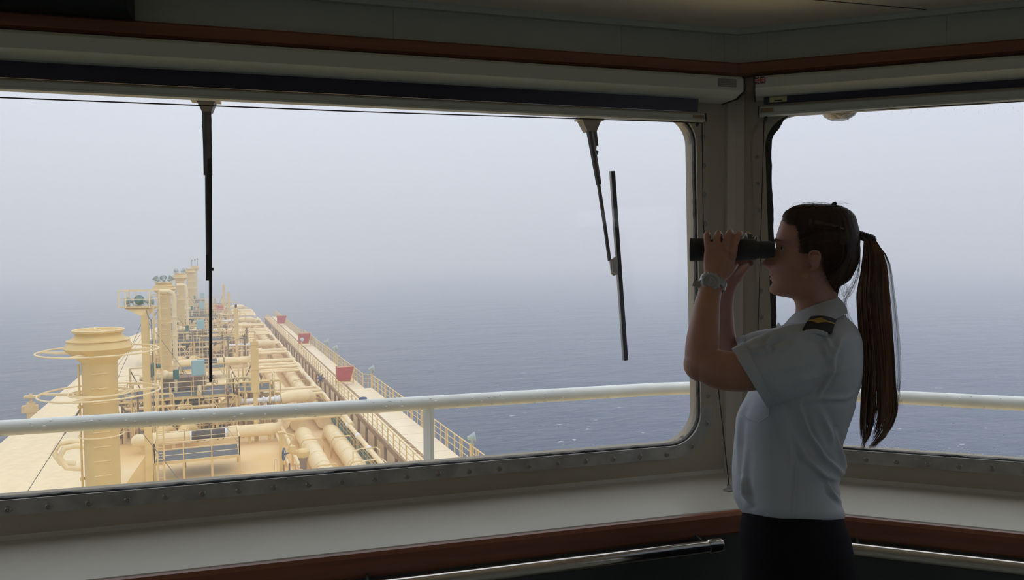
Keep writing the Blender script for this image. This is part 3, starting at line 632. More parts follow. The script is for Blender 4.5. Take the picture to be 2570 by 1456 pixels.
mb = MB(); mb.bx(p.x-.12,p.x+.12,p.y-.1,p.y+.1,p.z+.16,p.z+.5); solid('post_lamp', mb, M_black, 'small black lamp on top of the second square post', 'lamp', smooth=False)
squarepost(574, 735, 128, .42, 'third square post, slim and hazy'); squarepost(561, 716, 140, .40, 'tallest slim hazy post left of the third post')
p = at(543+9, 779, 150); mb = MB(); mb.bx(p.x-.75,p.x+.75,p.y,p.y+.5,p.z,p.z+1.1); mb.bx(p.x-.9,p.x-.8,p.y,p.y+.1,p.z-2.5,p.z+1.1); solid('far_red_box', mb, M_red, 'small hazy red box far forward right of the left wiper blade', 'box', smooth=False)
# near bottom-right valve station
c = at(762, 1196, 42.5); t = thing('domed_valve', 'cream domed valve head on a brown pedestal near the window bottom', 'valve', (c.x,c.y,DK))
h = at(762, 1136, 42.5).z
mb = MB(); mb.lathe((c.x,c.y,0), [(.2,DK),(.2,h-.5),(.3,h-.25),(.3,h-.2)], 16); mb.build('pedestal', mat('grey_brown_steel', (.26,.19,.14), .5), t)
mb = MB(); mb.lathe((c.x,c.y,0), [(.3,h-.22),(.36,h-.1),(.36,h+.1),(.28,h+.2),(.01,h+.22)], 20); mb.build('dome_cap', M_cream, t)
mb = MB(); mb.cyl((c.x-.75,c.y,h+.2), (c.x-.3,c.y,h+.05), .14, 10); mb.bx(c.x-.7,c.x-.42,c.y-.15,c.y+.15,h+.15,h+.45); mb.build('gearbox', M_cream, t)
q = V((c.x-1.05,c.y-.1,h+.05)); mb = MB(); mb.ring(q, .34, .03, (.93,-.3,0), 20, 6)
for kk in range(4): a = kk*math.pi/2; mb.cyl(q, q+V((0.1*math.cos(a),.3*math.cos(a),.33*math.sin(a))), .02, 5)
mb.cyl(q, q+V((.4,.1,.05)), .04, 6); mb.build('handwheel', M_blueh, t)
mb = MB(); mb.lathe((c.x,c.y-.2,0), [(.75,DK),(.75,DK+.12),(.5,DK+.2),(.2,DK+.5)], 24); mb.build('base_flange', M_creamL, t)
q = at(726, 1150, 43); t = thing('stem_valve', 'brown forked stem valve left of the domed valve', 'valve', (q.x,q.y,DK)); mb = MB()
mb.cyl((q.x,q.y,DK), (q.x,q.y,q.z-.3), .05, 8); mb.bx(q.x-.4,q.x+.5,q.y-.05,q.y+.05,q.z-.8,q.z-.72)
for dx in (-.3,.3): mb.cyl((q.x+dx,q.y,q.z-.8), (q.x+dx,q.y,q.z-.35), .03, 6)
mb.build('stem', M_brown, t)
p = at(705, 1086, 44); mb = MB(); mb.bx(p.x-.12,p.x+.12,p.y-.12,p.y+.12,DK,p.z); mb.bx(p.x-.18,p.x+.18,p.y-.18,p.y+.18,p.z,p.z+.06); solid('short_post', mb, M_cream, 'short square post with flat cap under the thick cream pipe end', 'post', smooth=False)
mb = MB(); mb.tube([p+V((.1,0,0)), p+V((.7,0,-.25)), p+V((.75,0,-.45))], .05, 8); mb.tube([p+V((.62,0,-.5)), p+V((.15,0,-1.6))], .05, 8); solid('swivel_pipe', mb, M_cream, 'thin jointed pipe leaning from the short square post', 'pipe')
p = at(688, 1178, 43); mb = MB(); mb.tube([(p.x,p.y,DK),(p.x,p.y,p.z+.5),(p.x+.06,p.y,p.z+.62),(p.x+.14,p.y,p.z+.6),(p.x+.18,p.y,p.z+.4),(p.x+.18,p.y,DK)], .04, 8); solid('vent_hook', mb, M_creamL, 'small white hooked vent pipe on the stained deck', 'vent')
# small handrail hoops right of the lagged pipes
for i, (px, py, D) in enumerate([(925,1130,44),(940,1160,42),(955,1180,41.5)]):
    p = at(px, py, D); mb = MB(); mb.tube([p+V((-.9,0,-.6)), p+V((-.9,0,0)), p+V((-.4,.3,.05)), p+V((.5,.3,.05)), p+V((.6,-.3,0)), p+V((.6,-.3,-.7))], .04, 6)
    solid('step_rail', mb, M_creamL, ['highest','middle','lowest'][i]+' bent handrail hoop between the right lagged pipe and the gutter', 'handrail')
p = at(745, 1188, 41); q = at(985, 1164, 41); 
railing('aft_rail', [(p.x,p.y,DK+.2),(q.x,q.y-.4,DK+.2)], .75, 1.6, 'thin low cream rail crossing just above the window bottom at right', mids=(.5,), pr=.025, rr_=.022)
# port side curls and manifold
for i, (px, py) in enumerate([(158,1120),(172,1132)]):
    p = at(px, py, 36); mb = MB(); mb.tube([p+V((.5,0,-.9)), p+V((-.1,0,-.8)), p+V((-.4,.1,-.3)), p+V((-.2,.2,.1)), p+V((.3,.3,.15)), p+V((.9,.3,.0))], .14, 12)
    solid('port_bend', mb, M_creamL, ['upper','lower'][i]+' cream pipe bend emerging left behind the nearest kingpost', 'pipe')
p = at(78, 1020, 78); t = thing('port_manifold', 'hazy cream manifold post beyond the port deck edge', 'manifold', (p.x,p.y,-17)); mb = MB(); mb.bx(p.x-.35,p.x+.35,p.y-.3,p.y+.3,-17,p.z+.4); mb.build('post', M_cream, t, smooth=False)
mb = MB(); mb.bx(p.x-.8,p.x+.6,p.y-.4,p.y+.4,p.z-.6,p.z+.1); mb.bx(p.x-.6,p.x+.8,p.y-.4,p.y+.4,p.z+.9,p.z+1.1); mb.cyl((p.x,p.y,p.z),(p.x,p.y,p.z+1.3),.15,8); mb.build('head', M_cream, t, smooth=False)
# ================================================================= WHEELHOUSE
TW = math.radians(74.3)
fwd2 = V((R3[0][2], R3[1][2], 0))*-1; fwd2.normalize()
right2 = V((fwd2.y, -fwd2.x, 0))
def hdir(a): return (fwd2*math.cos(a)+right2*math.sin(a)).normalized()
C0 = at(1838, 1186, 2.6)
e1 = -hdir(TW); e2 = hdir(math.radians(109.4))
n1 = V((e1.y, -e1.x, 0)); n1 = n1 if n1.dot(CAM-C0) > 0 else -n1
n2 = V((e2.y, -e2.x, 0)); n2 = n2 if n2.dot(CAM-C0) > 0 else -n2
FR = {1: (e1, n1), 2: (e2, n2)}
def Wp(k, u, off, z): e, n = FR[k]; return V((C0.x, C0.y, 0))+e*u+n*off+V((0,0,z))
def UV(k, px, py, off=0):
    e, n = FR[k]; d = ray(px, py); o = V((C0.x, C0.y, 0))+n*off; t = (o-CAM).dot(n)/d.dot(n); p = CAM+d*t
    return ((p-o).dot(e), p.z)
SILL = C0.z; CEIL = UV(1, 1845, 79)[1]
U1E, U2E = 4.3, 3.6
CR = math.tan(math.radians(90-144.9/2))                     # mitre shift per offset
def umit(off): return off*CR                                # where the two offset planes meet
def prism(k, prof, u0, u1, mitre=True, mb=None):
    """extrude a profile [(off,z)] along the wall; u0 end mitred at the corner"""
    mb = mb or MB(); r = []
    for u in (u0, u1):
        r.append([Wp(k, (u+umit(o_) if (mitre and u == u0) else u), o_, z) for o_, z in prof])
    return mb.loft(r)
def rrect(pts, rad, n=10):
    out = []; m = len(pts)
    for i in range(m):
        a, b, c = V(pts[i-1]), V(pts[i]), V(pts[(i+1) % m]); d1 = (a-b).normalized(); d2 = (c-b).normalized(); r = rad[i]
        ang = math.acos(max(-1, min(1, d1.dot(d2)))); k = r/math.tan(ang/2)
        if r < 1e-5: out.append(b); continue
        cc = b+(d1+d2).normalized()*(r/math.sin(ang/2)); p = b+d1*k; q = b+d2*k
        a0 = (p-cc); a1 = (q-cc)
        for j in range(n+1):
            s = j/n; tot = a0.angle_signed(a1) if False else math.atan2(a0.x*a1.y-a0.y*a1.x, a0.dot(a1))
            an = tot*s; out.append(cc+V((a0.x*math.cos(an)-a0.y*math.sin(an), a0.x*math.sin(an)+a0.y*math.cos(an))))
    return out
def offs(loop, d):                                          # outward offset of a ccw/cw loop
    m = len(loop); area = sum(loop[i-1].x*loop[i].y-loop[i].x*loop[i-1].y for i in range(m)); s = 1 if area > 0 else -1; out = []
    for i in range(m):
        t = (loop[(i+1) % m]-loop[i-1]).normalized(); out.append(loop[i]+V((t.y, -t.x))*d*s)
    return out
def plate(k, outer, hole, off0, off1, mb=None):
    """flat plate in wall k between two offsets, outer loop minus hole loop"""
    mb = mb or MB(); bm = bmesh.new()
    def lp(L): vs = [bm.verts.new((p.x, p.y, 0)) for p in L]; return [bm.edges.new((vs[i-1], vs[i])) for i in range(len(vs))]
    ed = lp(outer)+(lp(hole) if hole else [])
    bmesh.ops.triangle_fill(bm, edges=ed, use_beauty=True)
    bm.verts.ensure_lookup_table(); vs = [v.co.copy() for v in bm.verts]; fs = [[v.index for v in f.verts] for f in bm.faces]; bm.free()
    for o_ in (off0, off1): mb.add([Wp(k, v.x, o_, v.y) for v in vs], fs)
    for L in ([outer, hole] if hole else [outer]):
        m = len(L); mb.add([Wp(k, p.x, o_, p.y) for o_ in (off0, off1) for p in L], [(i, (i+1) % m, (i+1) % m+m, i+m) for i in range(m)])
    return mb
def wpt(k, px, py, off=0): return V(UV(k, px, py, off))
# window openings (drawn on the wall planes)
L0 = wpt(1, 0, 214); L1 = wpt(1, 1745, 287); ext = lambda a, b, u: a+(b-a)*((u-a.x)/(b.x-a.x))
B0 = wpt(1, 0, 1258); B1 = wpt(1, 1700, 1120)
rt, rb = wpt(1, 1748, 380), wpt(1, 1760, 1060)
side = lambda z, a, b: a+(b-a)*((z-a.y)/(b.y-a.y))
UL = 3.05
w1 = [V((UL, ext(L0, L1, UL).y)), side(ext(L0, L1, rt.x).y, rt, rb), side(ext(B0, B1, rb.x).y, rt, rb), V((UL, ext(B0, B1, UL).y))]
T0 = wpt(2, 2000, 282); T1 = wpt(2, 2570, 245); Bb0 = wpt(2, 2120, 1130); Bb1 = wpt(2, 2570, 1162); lt, lb = wpt(2, 1920, 400), wpt(2, 1934, 830)
UR = 2.4
w2 = [side(ext(T0, T1, lt.x).y, lt, lb), V((UR, ext(T0, T1, UR).y)), V((UR, ext(Bb0, Bb1, UR).y)), side(ext(Bb0, Bb1, lb.x).y, lt, lb)]
loop1 = rrect(w1, [.1, .095, .11, .1]); loop2 = rrect(w2, [.105, .1, .1, .11])
TOPZ = CEIL+.0
for k, lp_, UE, nm in ((1, loop1, U1E, 'left'), (2, loop2, U2E, 'right')):
    outer = [V((0, 0)), V((UE, 0)), V((UE, CEIL+.05)), V((0, CEIL+.05))]
    mb = plate(k, outer, lp_, 0, -.05)
    solid('wall_'+nm, mb, M_beige, None, None, kind='structure', smooth=False)['label'] = 'beige steel wall around the %s window' % nm
    # upper lining panels
    wz = UV(k, 1855, 172, .04)[1]
    mb = MB(); 
    us = [0, .10] + ([.42, 1.14, 1.86, 2.6, UE] if k == 1 else [.62, 1.3, 2.2, UE])
    for a, b in zip(us, us[1:]): prism(k, [(.0, wz), (.012, wz), (.012, CEIL), (0, CEIL)], a+.0004, b-.0004, a == 0, mb)
    o = mb.build('trim_1' if k == 1 else 'trim_2', M_panel, smooth=False); tag(o, 'grey-green lining panels above the %s window' % nm, kind='structure')
# window assemblies
def screw(k, p, parent, proto):
    c = Wp(k, p.x, .0045, p.y)
    if proto is None:
        e, n = FR[k]; mb = MB(); mb.lathe(c, [(.0095,0),(.0095,.0008),(.0075,.0030),(.0050,.0038),(.0044,.0016),(.001,.0014)], 14, n)
        for a in (0.4, 0.4+math.pi/2):
            d = e*math.cos(a)+V((0,0,1))*math.sin(a); mb.bar(c-d*.0036+n*.0028, c+d*.0036+n*.0028, .0018, .0016)
        o = mb.build('screw', mat('steel_screw', (.34,.31,.27), .35, .5), parent); o['_c'] = tuple(c); return o
    o = proto.copy(); COL.objects.link(o); o.parent = parent; o.location = c-V(proto['_c']); return o
for k, lp_, nm in ((1, loop1, 'large front window with rounded corners left of the corner post'), (2, loop2, 'side window right of the corner post, wet with droplets')):
    wt = thing('window_%d' % k, nm, None, Wp(k, .5, 0, SILL+.1), kind='structure')
    m = len(lp_)
    lo = offs(lp_, -.004); mb = MB()
    # reveal
    r0 = [Wp(k, p.x, .001, p.y) for p in lp_]; r1 = [Wp(k, p.x, -.075, p.y) for p in lp_]; ri = offs(lp_, .03); r2 = [Wp(k, p.x, -.075, p.y) for p in ri]; r3 = [Wp(k, p.x, .001, p.y) for p in ri]
    mb.loft([r0, r1, r2, r3], closed=True); mb.build('reveal', M_beige, wt)
    # flange strip with screws: metal below, painted at the sides
    fo_ = offs(lp_, .040); fi = offs(lp_, -.002)
    bot = [i for i in range(m) if fo_[i].y < SILL+.30]; 
    zz = (lp_[0].y+lp_[m//2].y)/2
    for part, sel, mm in (('bottom_strip', lambda p: p.y < SILL+.42, M_alu), ('side_strip', lambda p: p.y >= SILL+.42, M_beige)):
        pass
    def split_edges(z):                                     # insert points where the loop crosses z
        A, Bq = [], []
        for i in range(m):
            j = (i+1) % m; A.append(fi[i]); Bq.append(fo_[i])
            if (fi[i].y-z)*(fi[j].y-z) < 0: s = (z-fi[i].y)/(fi[j].y-fi[i].y); A.append(fi[i].lerp(fi[j], s)); Bq.append(fo_[i].lerp(fo_[j], s))
        return A, Bq
    zc = SILL+.235
    A, Bq = split_edges(zc); mm_ = len(A)
    for part, low, mt in (('bottom_strip', True, M_alu), ('side_strip', False, M_beige)):
        mb = MB()
        for i in range(mm_):
            j = (i+1) % mm_; mid = (A[i].y+A[j].y)/2
            if (mid < zc) == low:
                q = [A[i], Bq[i], Bq[j], A[j]]; mb.add([Wp(k, p.x, .0005, p.y) for p in q]+[Wp(k, p.x, .0045, p.y) for p in q], [(0,1,2,3),(7,6,5,4),(0,4,5,1),(1,5,6,2),(2,6,7,3),(3,7,4,0)])
        mb.build(part, mt, wt, smooth=False)
    # sealant
    ga = offs(lp_, -.001); rnd = random.Random(k)
    sub = []
    for i in range(m):
        a, b = ga[i], ga[(i+1) % m]; q = max(1, int((b-a).length/.012))
        for j in range(q): sub.append(a.lerp(b, j/q))
    t2_ = offs(sub, -1); wid = [(.0015+.005*rnd.random()**2 + (.016 if (k == 2 and p.x < w2[0].x+.06 and p.y > w2[3].y+.1) else 0)) for p in sub]
    wid = [(wid[i-1]+wid[i]*2+wid[(i+1) % len(wid)])/4 for i in range(len(wid))]
    ins = [p+(q-p).normalized()*w_ for p, q, w_ in zip(sub, t2_, wid)]
    mb = MB(); mb.loft([[Wp(k, p.x, -.008, p.y) for p in sub],[Wp(k, p.x, -.011, p.y) for p in ins],[Wp(k, p.x, -.024, p.y) for p in ins],[Wp(k, p.x, -.024, p.y) for p in sub]], closed=True)
    mb.build('sealant', M_gasket, wt, smooth=False)
    mb = MB(); plate(k, offs(lp_, .004), None, -.014, -.020, mb); mb.build('glass_pane', M_glass, wt, smooth=False)
    # screws along the strip centreline
    cl = offs(lp_, .024); acc = 0; proto = None; path = []
    for i in range(m):
        a, b = cl[i], cl[(i+1) % m]
        q = max(1, int((b-a).length/.004))
        for j in range(q): path.append(a.lerp(b, j/q))
    # start at the bottom near the corner post and walk
    L = 0; last = None; pitch = .093 if k == 1 else .088
    for a, b in zip(path, path[1:]+path[:1]):
        L += (b-a).length
        if L >= pitch:
            L = 0
            top = a.y > (w1[0].y if k == 1 else w2[0].y)-.02
            if top or (k == 1 and a.x > 2.9) or (k == 2 and a.x > 2.0): continue
            s_ = screw(k, a, wt, proto); proto = proto or s_
    if k == 1: W1T = wt
    else: W2T = wt
# floor, ceiling, other walls
FL = 0.0
Lq = Wp(1, U1E, 0, 0); Rq = Wp(2, U2E, 0, 0); La = Lq+n1*4.6; Ra = Rq+n2*3.4
poly = [V((C0.x,C0.y,0)), Lq, La, Ra, Rq]
def slab(z0, z1): mb = MB(); mb.loft([[p+V((0,0,z0)) for p in poly],[p+V((0,0,z1)) for p in poly]]); return mb
solid('floor', slab(-.08, 0), mat('deck_covering', (.36,.38,.34), .5), 'wheelhouse floor', kind='structure', smooth=False)
solid('ceiling', slab(CEIL, CEIL+.06), M_ceil, 'pale cream wheelhouse ceiling', kind='structure', smooth=False)
def wallseg(name, a, b, m, lab, holes=()):
    d = (b-a).normalized(); n = V((-d.y, d.x, 0))*.03; L = (b-a).length; mb = MB(); xs = 0
    def seg(x0, x1, z0, z1):
        p, q = a+d*x0, a+d*x1; mb.loft([[v+V((0,0,z)) for v in (p-n, q-n, q+n, p+n)] for z in (z0, z1)])
    for x0, x1, z0, z1 in holes:
        seg(xs, x0, 0, CEIL); seg(x0, x1, 0, z0); seg(x0, x1, z1, CEIL); xs = x1
    seg(xs, L, 0, CEIL); solid(name, mb, m, lab, kind='structure', smooth=False)
wallseg('wall_port', Lq, La, M_room, 'plain wall left of the camera', [(.5, 1.9, .95, 1.95), (2.2, 3.6, .95, 1.95)])
wallseg('wall_back', La, Ra, M_room, 'plain wall behind the camera')
wallseg('wall_starboard', Ra, Rq, M_room, 'plain wall right of the camera', [(.3, 1.4, .95, 1.95), (1.7, 2.9, .95, 1.95)])
# ceiling seam strips and edge trim
mb = MB()
for k, UE in ((1, U1E), (2, U2E)): prism(k, [(.0, CEIL-.018), (.03, CEIL-.018), (.036, CEIL-.006), (.036, CEIL), (0, CEIL)], 0, UE, True, mb)
tag(mb.build('trim_3', mat('pale_green_trim', (.42,.47,.40), .45), smooth=False), 'pale green strip between ceiling and walls', kind='structure')
a = G(2060, 0, CEIL); b_ = G(2310, 22, CEIL); d = (b_-a).normalized(); mb = MB(); mb.bar(a-d*1.2-V((0,0,.001)), b_+d*.02-V((0,0,.001)), .002, .002)
tag(mb.build('trim_4', M_dark, smooth=False), 'thin dark seam across the ceiling panels', kind='structure')
# wood rail above the blinds
zt = UV(1, 1855, 157, .045)[1]; zb = UV(1, 1855, 189, .045)[1]
mb = MB()
for k, UE in ((1, U1E), (2, U2E)): prism(k, [(.0, zb), (.040, zb), (.046, zb+.006), (.046, zt-.006), (.040, zt), (0, zt)], 0, UE, True, mb)
tag(mb.build('trim_5', M_wood, smooth=False), 'reddish varnished wood band above the window blinds', kind='structure')
# vertical corner posts
mb = MB(); 
mb.loft([[Wp(1, .055, .0, z), Wp(1, .05, .014, z), Wp(1, umit(.016), .016, z), Wp(2, .05, .014, z), Wp(2, .055, 0, z), V((C0.x,C0.y,z))] for z in (zt, CEIL)])
tag(mb.build('trim_6', M_panel, smooth=False), 'narrow lining strip covering the corner above the wood band', kind='structure')
mb = MB()
mb.loft([[Wp(1, .035, .0, z), Wp(1, .032, .008, z), Wp(1, umit(.010), .010, z), Wp(2, .030, .008, z), Wp(2, .032, 0, z), V((C0.x,C0.y,z))] for z in (SILL, zb)])
tag(mb.build('trim_7', mat('light_beige_strip', (.44,.41,.34), .45), smooth=False), 'slim pale strip down the middle of the corner post', kind='structure')
# sill
sd_ = .33
mb = MB()
for k, UE in ((1, U1E), (2, U2E)): prism(k, [(0, SILL-.03), (sd_, SILL-.03), (sd_, SILL-.004), (sd_-.004, SILL), (.02, SILL), (.006, SILL+.004), (0, SILL+.016)], 0, UE, True, mb)
tag(mb.build('window_sill', M_sill, smooth=False), 'deep grey-cream sill running under both windows', kind='structure')
mb = MB()
for k, UE in ((1, U1E), (2, U2E)): prism(k, [(sd_-.01, SILL-.068), (sd_+.014, SILL-.068), (sd_+.02, SILL-.06), (sd_+.02, SILL-.012), (sd_+.012, SILL-.003), (sd_+.001, SILL-.002), (sd_-.01, SILL-.01)], 0, UE, True, mb)
tag(mb.build('trim_8', M_wood, smooth=False), 'reddish varnished wood edge of the sill', kind='structure')
mb = MB()
for k, UE in ((1, U1E), (2, U2E)): prism(k, [(.0, 0), (sd_-.02, 0), (sd_-.02, SILL-.05), (0, SILL-.05)], 0, UE, True, mb)
tag(mb.build('wall_apron', M_dark, smooth=False), 'dark green-grey panel below the sill', kind='structure')
# ---------------- blinds
def blind(k, off0, off1, lab):
    e, n = FR[k]; t = thing('roller_blind', lab, 'blind', Wp(k, off0, .05, zb))
    fz = UV(k, 1850 if k == 1 else 1905, 228 if k == 1 else 221, .13)[1]; bz = UV(k, 1850 if k == 1 else 1905, 249 if k == 1 else 241, .085)[1]; tz = zb
    tz = UV(k, 1855 if k == 1 else 1893, 190, .132)[1]
    prof = [(.0, tz), (.12, tz), (.132, tz-.01), (.132, fz), (.085, bz), (.0, bz)]
    u0 = UV(k, 1855 if k == 1 else 1893, 215, .1)[0]; UE = off1
    mb = prism(k, prof, u0+.003, UE, False); mb.build('cassette', M_cass, t, smooth=False, bevel=.0015)
    mb = prism(k, [(o_+(.004 if o_ > .01 else 0), z+(-.003 if z < tz-.03 else .0)) for o_, z in prof], u0-.002, u0+.003, False); mb.build('end_cap', M_black, t, smooth=False)
    # fabric
    uf = UV(k, 1753 if k == 1 else 1917, 260, .06)[0]; z1_ = UV(k, 1753 if k == 1 else 1917, 281 if k == 1 else 262, .055)[1]
    mb = prism(k, [(.048, bz+.01), (.062, bz+.01), (.056, z1_), (.050, z1_)], uf, UE-.02, False); mb.build('film', M_fab, t, smooth=False)
    ub = UV(k, 1768 if k == 1 else 1902, 290, .06)[0]; z0_ = UV(k, 1768 if k == 1 else 1902, 305 if k == 1 else 291, .07)[1]; zt_ = UV(k, 1768 if k == 1 else 1902, 285 if k == 1 else 268, .07)[1]
    if k == 1: pass
    mb = prism(k, [(.040, zt_), (.066, zt_), (.070, zt_-.004), (.070, z0_+.008), (.074, z0_+.006), (.074, z0_), (.04, z0_)], ub+.004, UE-.02, False); mb.build('bottom_bar', M_cass, t, smooth=False)
    mb = prism(k, [(.036, zt_+.001), (.073, zt_+.001), (.077, z0_-.001), (.036, z0_-.001)], ub, ub+.004, False); mb.build('bar_end_cap', M_black, t, smooth=False)
    mb = prism(k, [(.0705, zt_-.006), (.0712, zt_-.006), (.0712, z0_+.010), (.0705, z0_+.010)], ub+.008, ub+.048, False); mb.build('brown_tape', mat('brown_tape', (.22,.15,.07), .5), t, smooth=False)
    mb = MB(); mb.lathe(Wp(k, ub+.025, .058, z0_-.008), [(.004,-.007),(.007,0),(.005,.006)], 10); mb.build('cord_guide', M_black, t)
    return t, ub, z0_, zt_, fz, bz, uf, z1_
bt1, ub1, bz1, bt_1, fz1, cz1, uf1, fb1 = blind(1, 0, 4.2, 'rolled-up blind over the large left window with blue film showing')
bt2, ub2, bz2, bt_2, fz2, cz2, uf2, fb2 = blind(2, 0, 3.4, 'rolled-up blind over the right window with blue film showing')
# stickers
ua = UV(1, 1848, 208, .133)[0]; ub_ = UV(1, 1803, 208, .133)[0]; z = UV(1, 1825, 208, .133)[1]
mb = prism(1, [(.133, z-.012), (.1338, z-.012), (.1338, z+.013), (.133, z+.013)], ua, ub_, False); tag(mb.build('type_plate', mat('grey_label', (.16,.16,.17), .4), smooth=False), 'grey lettered plate at the right end of the left blind cassette', 'label')
mb = MB()
for r_ in range(4):
    zz = z+.008-r_*.0055; mb2 = prism(1, [(.1339, zz-.0008), (.1343, zz-.0008), (.1343, zz+.0008), (.1339, zz+.0008)], ua+.006, ub_-.006-r_ % 2*.008, False, mb)
o = mb.build('print_line', mat('faded_print', (.28,.28,.28), .5), smooth=False); pl = bpy.data.objects['type_plate']; o.parent = pl; o.location = V(o.location)-V(pl.location)
u0 = UV(2, 1895, 201, .133)[0]; u1 = UV(2, 1921, 201, .133)[0]; zc = UV(2, 1908, 201, .133)[1]; hh = .0105; cu = (u0+u1)/2; hw = (u1-u0)/2
ft = thing('flag_sticker', 'small red and dark blue crossed flag sticker on the right blind cassette', 'sticker', Wp(2, cu, .133, zc))
def strip2(pts, off, name, m, th=.0004):
    mb = MB(); q = [Wp(2, cu+a, off, zc+b) for a, b in pts]; r_ = [Wp(2, cu+a, off+th, zc+b) for a, b in pts]; mb.loft([q, r_]); mb.build(name, m, ft, smooth=False)
strip2([(-hw,-hh),(hw,-hh),(hw,hh),(-hw,hh)], .1328, 'blue_field', mat('sticker_blue', (.015,.015,.07), .4))
mw = mat('sticker_white', (.5,.48,.46), .4); mr = mat('sticker_red', (.30,.02,.02), .4)
L_ = math.hypot(hw, hh); nx, ny = -hh/L_, hw/L_
for s in (1, -1):
    for wv, off, mm, nm_ in ((.0024,.1333,mw,'white_diagonal'),(.0010,.1342,mr,'red_diagonal')):
        strip2([(-hw-nx*wv*0+(-nx)*wv, s*(-hh)+(-ny)*wv*s), (hw-nx*wv, s*(hh-ny*wv)), (hw+nx*wv*0, s*hh), (-hw+nx*wv*0, -s*hh+0*ny)], off, nm_, mm)
for wv, off, mm, nm_ in ((.0038,.1346,mw,'white_cross'),(.0022,.1351,mr,'red_cross')):
    strip2([(-wv,-hh),(wv,-hh),(wv,hh),(-wv,hh)], off, nm_, mm); strip2([(-hw,-wv),(hw,-wv),(hw,wv),(-hw,wv)], off+.0002, nm_, mm)
ua = UV(2, 1931, 250, .063)[0]; ubb = UV(2, 1975, 250, .063)[0]; z = UV(2, 1950, 249, .063)[1]
mb = prism(2, [(.0625, z-.009), (.0632, z-.009), (.0632, z+.008), (.0625, z+.008)], ua, ubb, False); yl = tag(mb.build('yellow_label', mat('yellow_label', (.42,.40,.20), .5), smooth=False), 'small pale yellow label with black print on the right blind film', 'label')
mb = MB()
prism(2, [(.0633, z-.006), (.0636, z-.006), (.0636, z-.002), (.0633, z-.002)], ua+.015, ubb-.014, False, mb); o = mb.build('print_line', M_black, smooth=False); o.parent = yl; o.location = V(o.location)-V(yl.location)
# guide cords
def cord(name, pts, r, lab, extra=None): 
    t = thing(name, lab, 'cord', pts[0]); mb = MB(); mb.tube(pts, r, 6); mb.build('cord_line', M_cord, t); return t
a = at(-200, 238, 1.85); pA = Wp(1, *((lambda q: (q[0],.05,q[1]))(UV(1, -300, 233, .05)))); pB = Wp(1, *((lambda q: (q[0],.05,q[1]))(UV(1, 1762, 308, .05))))
mid = (pA+pB)/2
t = cord('guide_cord', [pA, pA.lerp(pB, .5)-V((0,0,.004)), pB], .0017, 'thin black cord stretched level just below the left blind')
sb = G(1830, 1222, SILL+.012)
t = cord('guide_cord', [pB, at(1765, 560, (pB-CAM).dot(fwd2)+0), sb.lerp(pB, .35) if False else at(1803, 975, 2.38), sb], .0017, 'black guide cord running down beside the left window to the sill')
mb = MB(); mb.box(sb-V((0,0,.008)), (.03,.022,.003), .3); mb.box(sb-V((0,0,.002)), (.004,.016,.02), .3); mb.ring(sb+V((0,0,.002)), .006, .0015, (1,0,0), 12, 5); mb.build('anchor_bracket', M_alu, t, smooth=False)
q = UV(2, 1918, 300, .05); a = Wp(2, q[0], .05, q[1]); q = UV(2, 1893, 1150, .05); b_ = Wp(2, q[0], .1, SILL)
cord('guide_cord', [a, b_], .0016, 'black guide cord running down the left side of the right window')
q = UV(2, 1912, 291, .05); a = Wp(2, q[0], .05, q[1]); q = UV(2, 2700, 247, .05); b_ = Wp(2, q[0], .05, q[1]); cord('guide_cord', [a, b_], .0014, 'thin black cord stretched level just below the right blind')
# ---------------- chrome handrails below the sill
def chrome(k, A, B, lab, dep, ends):
    a, b = A, B; t = thing('grab_rail', lab, 'handrail', a); d = (b-a).normalized(); mb = MB(); mb.cyl(a, b, .0185, 24); mb.build('tube', M_chrome, t)
    e, n = FR[k]
    if ends: mb = MB(); mb.lathe(b, [(.0195,-.045),(.0205,-.043),(.0205,-.004),(.017,0),(.001,0)], 24, d); mb.build('end_cap', M_chrome, t)
    for p in dep:
        base = p-n*.12+V((0,0,0)); w_ = e
        mb = MB(); c = p-n*(.06); 
        mb.add([c+n*.060+w_*s*.003+V((0,0,z)) for s in (-1,1) for z in (.012,-.012)]+[c-n*.072+w_*s*.003+V((0,0,z)) for s in (-1,1) for z in (.03,-.03)], [(0,1,3,2),(4,6,7,5),(0,4,5,1),(2,3,7,6),(0,2,6,4),(1,5,7,3)])
        pp_ = c-n*.07; mb.loft([[pp_+w_*x+V((0,0,z)) for x, z in ((-.026,-.035),(.026,-.035),(.026,.034),(-.026,.034))],[pp_+n*.004+w_*x+V((0,0,z)) for x, z in ((-.026,-.035),(.026,-.035),(.026,.034),(-.026,.034))]])
        mb.build('bracket', M_dark, t, smooth=False)
        for x in (-.016, .016): mb = MB(); mb.lathe(pp_+n*.004+w_*x+V((0,0,.024)), [(.006,0),(.006,.002),(.004,.003),(.001,.003)], 10, n); mb.build('screw', M_alu, t)
O1 = sd_+.07
zr = UV(1, 1805, 1369, O1)[1]
uB = UV(1, 1811, 1369, O1)[0]
chrome(1, Wp(1, 3.2, O1, zr), Wp(1, uB, O1, zr), 'polished steel grab rail below the left part of the sill', [Wp(1, UV(1, 1768, 1370, O1)[0], O1, zr), Wp(1, UV(1, 945, 1450, O1)[0]+.02, O1, zr), Wp(1, 2.6, O1, zr)], True)
zr2 = UV(2, 2300, 1397, O1)[1]
chrome(2, Wp(2, .3, O1, zr2), Wp(2, 3.0, O1, zr2), 'polished steel grab rail below the right part of the sill', [Wp(2, .36, O1, zr2), Wp(2, 1.6, O1, zr2)], False)
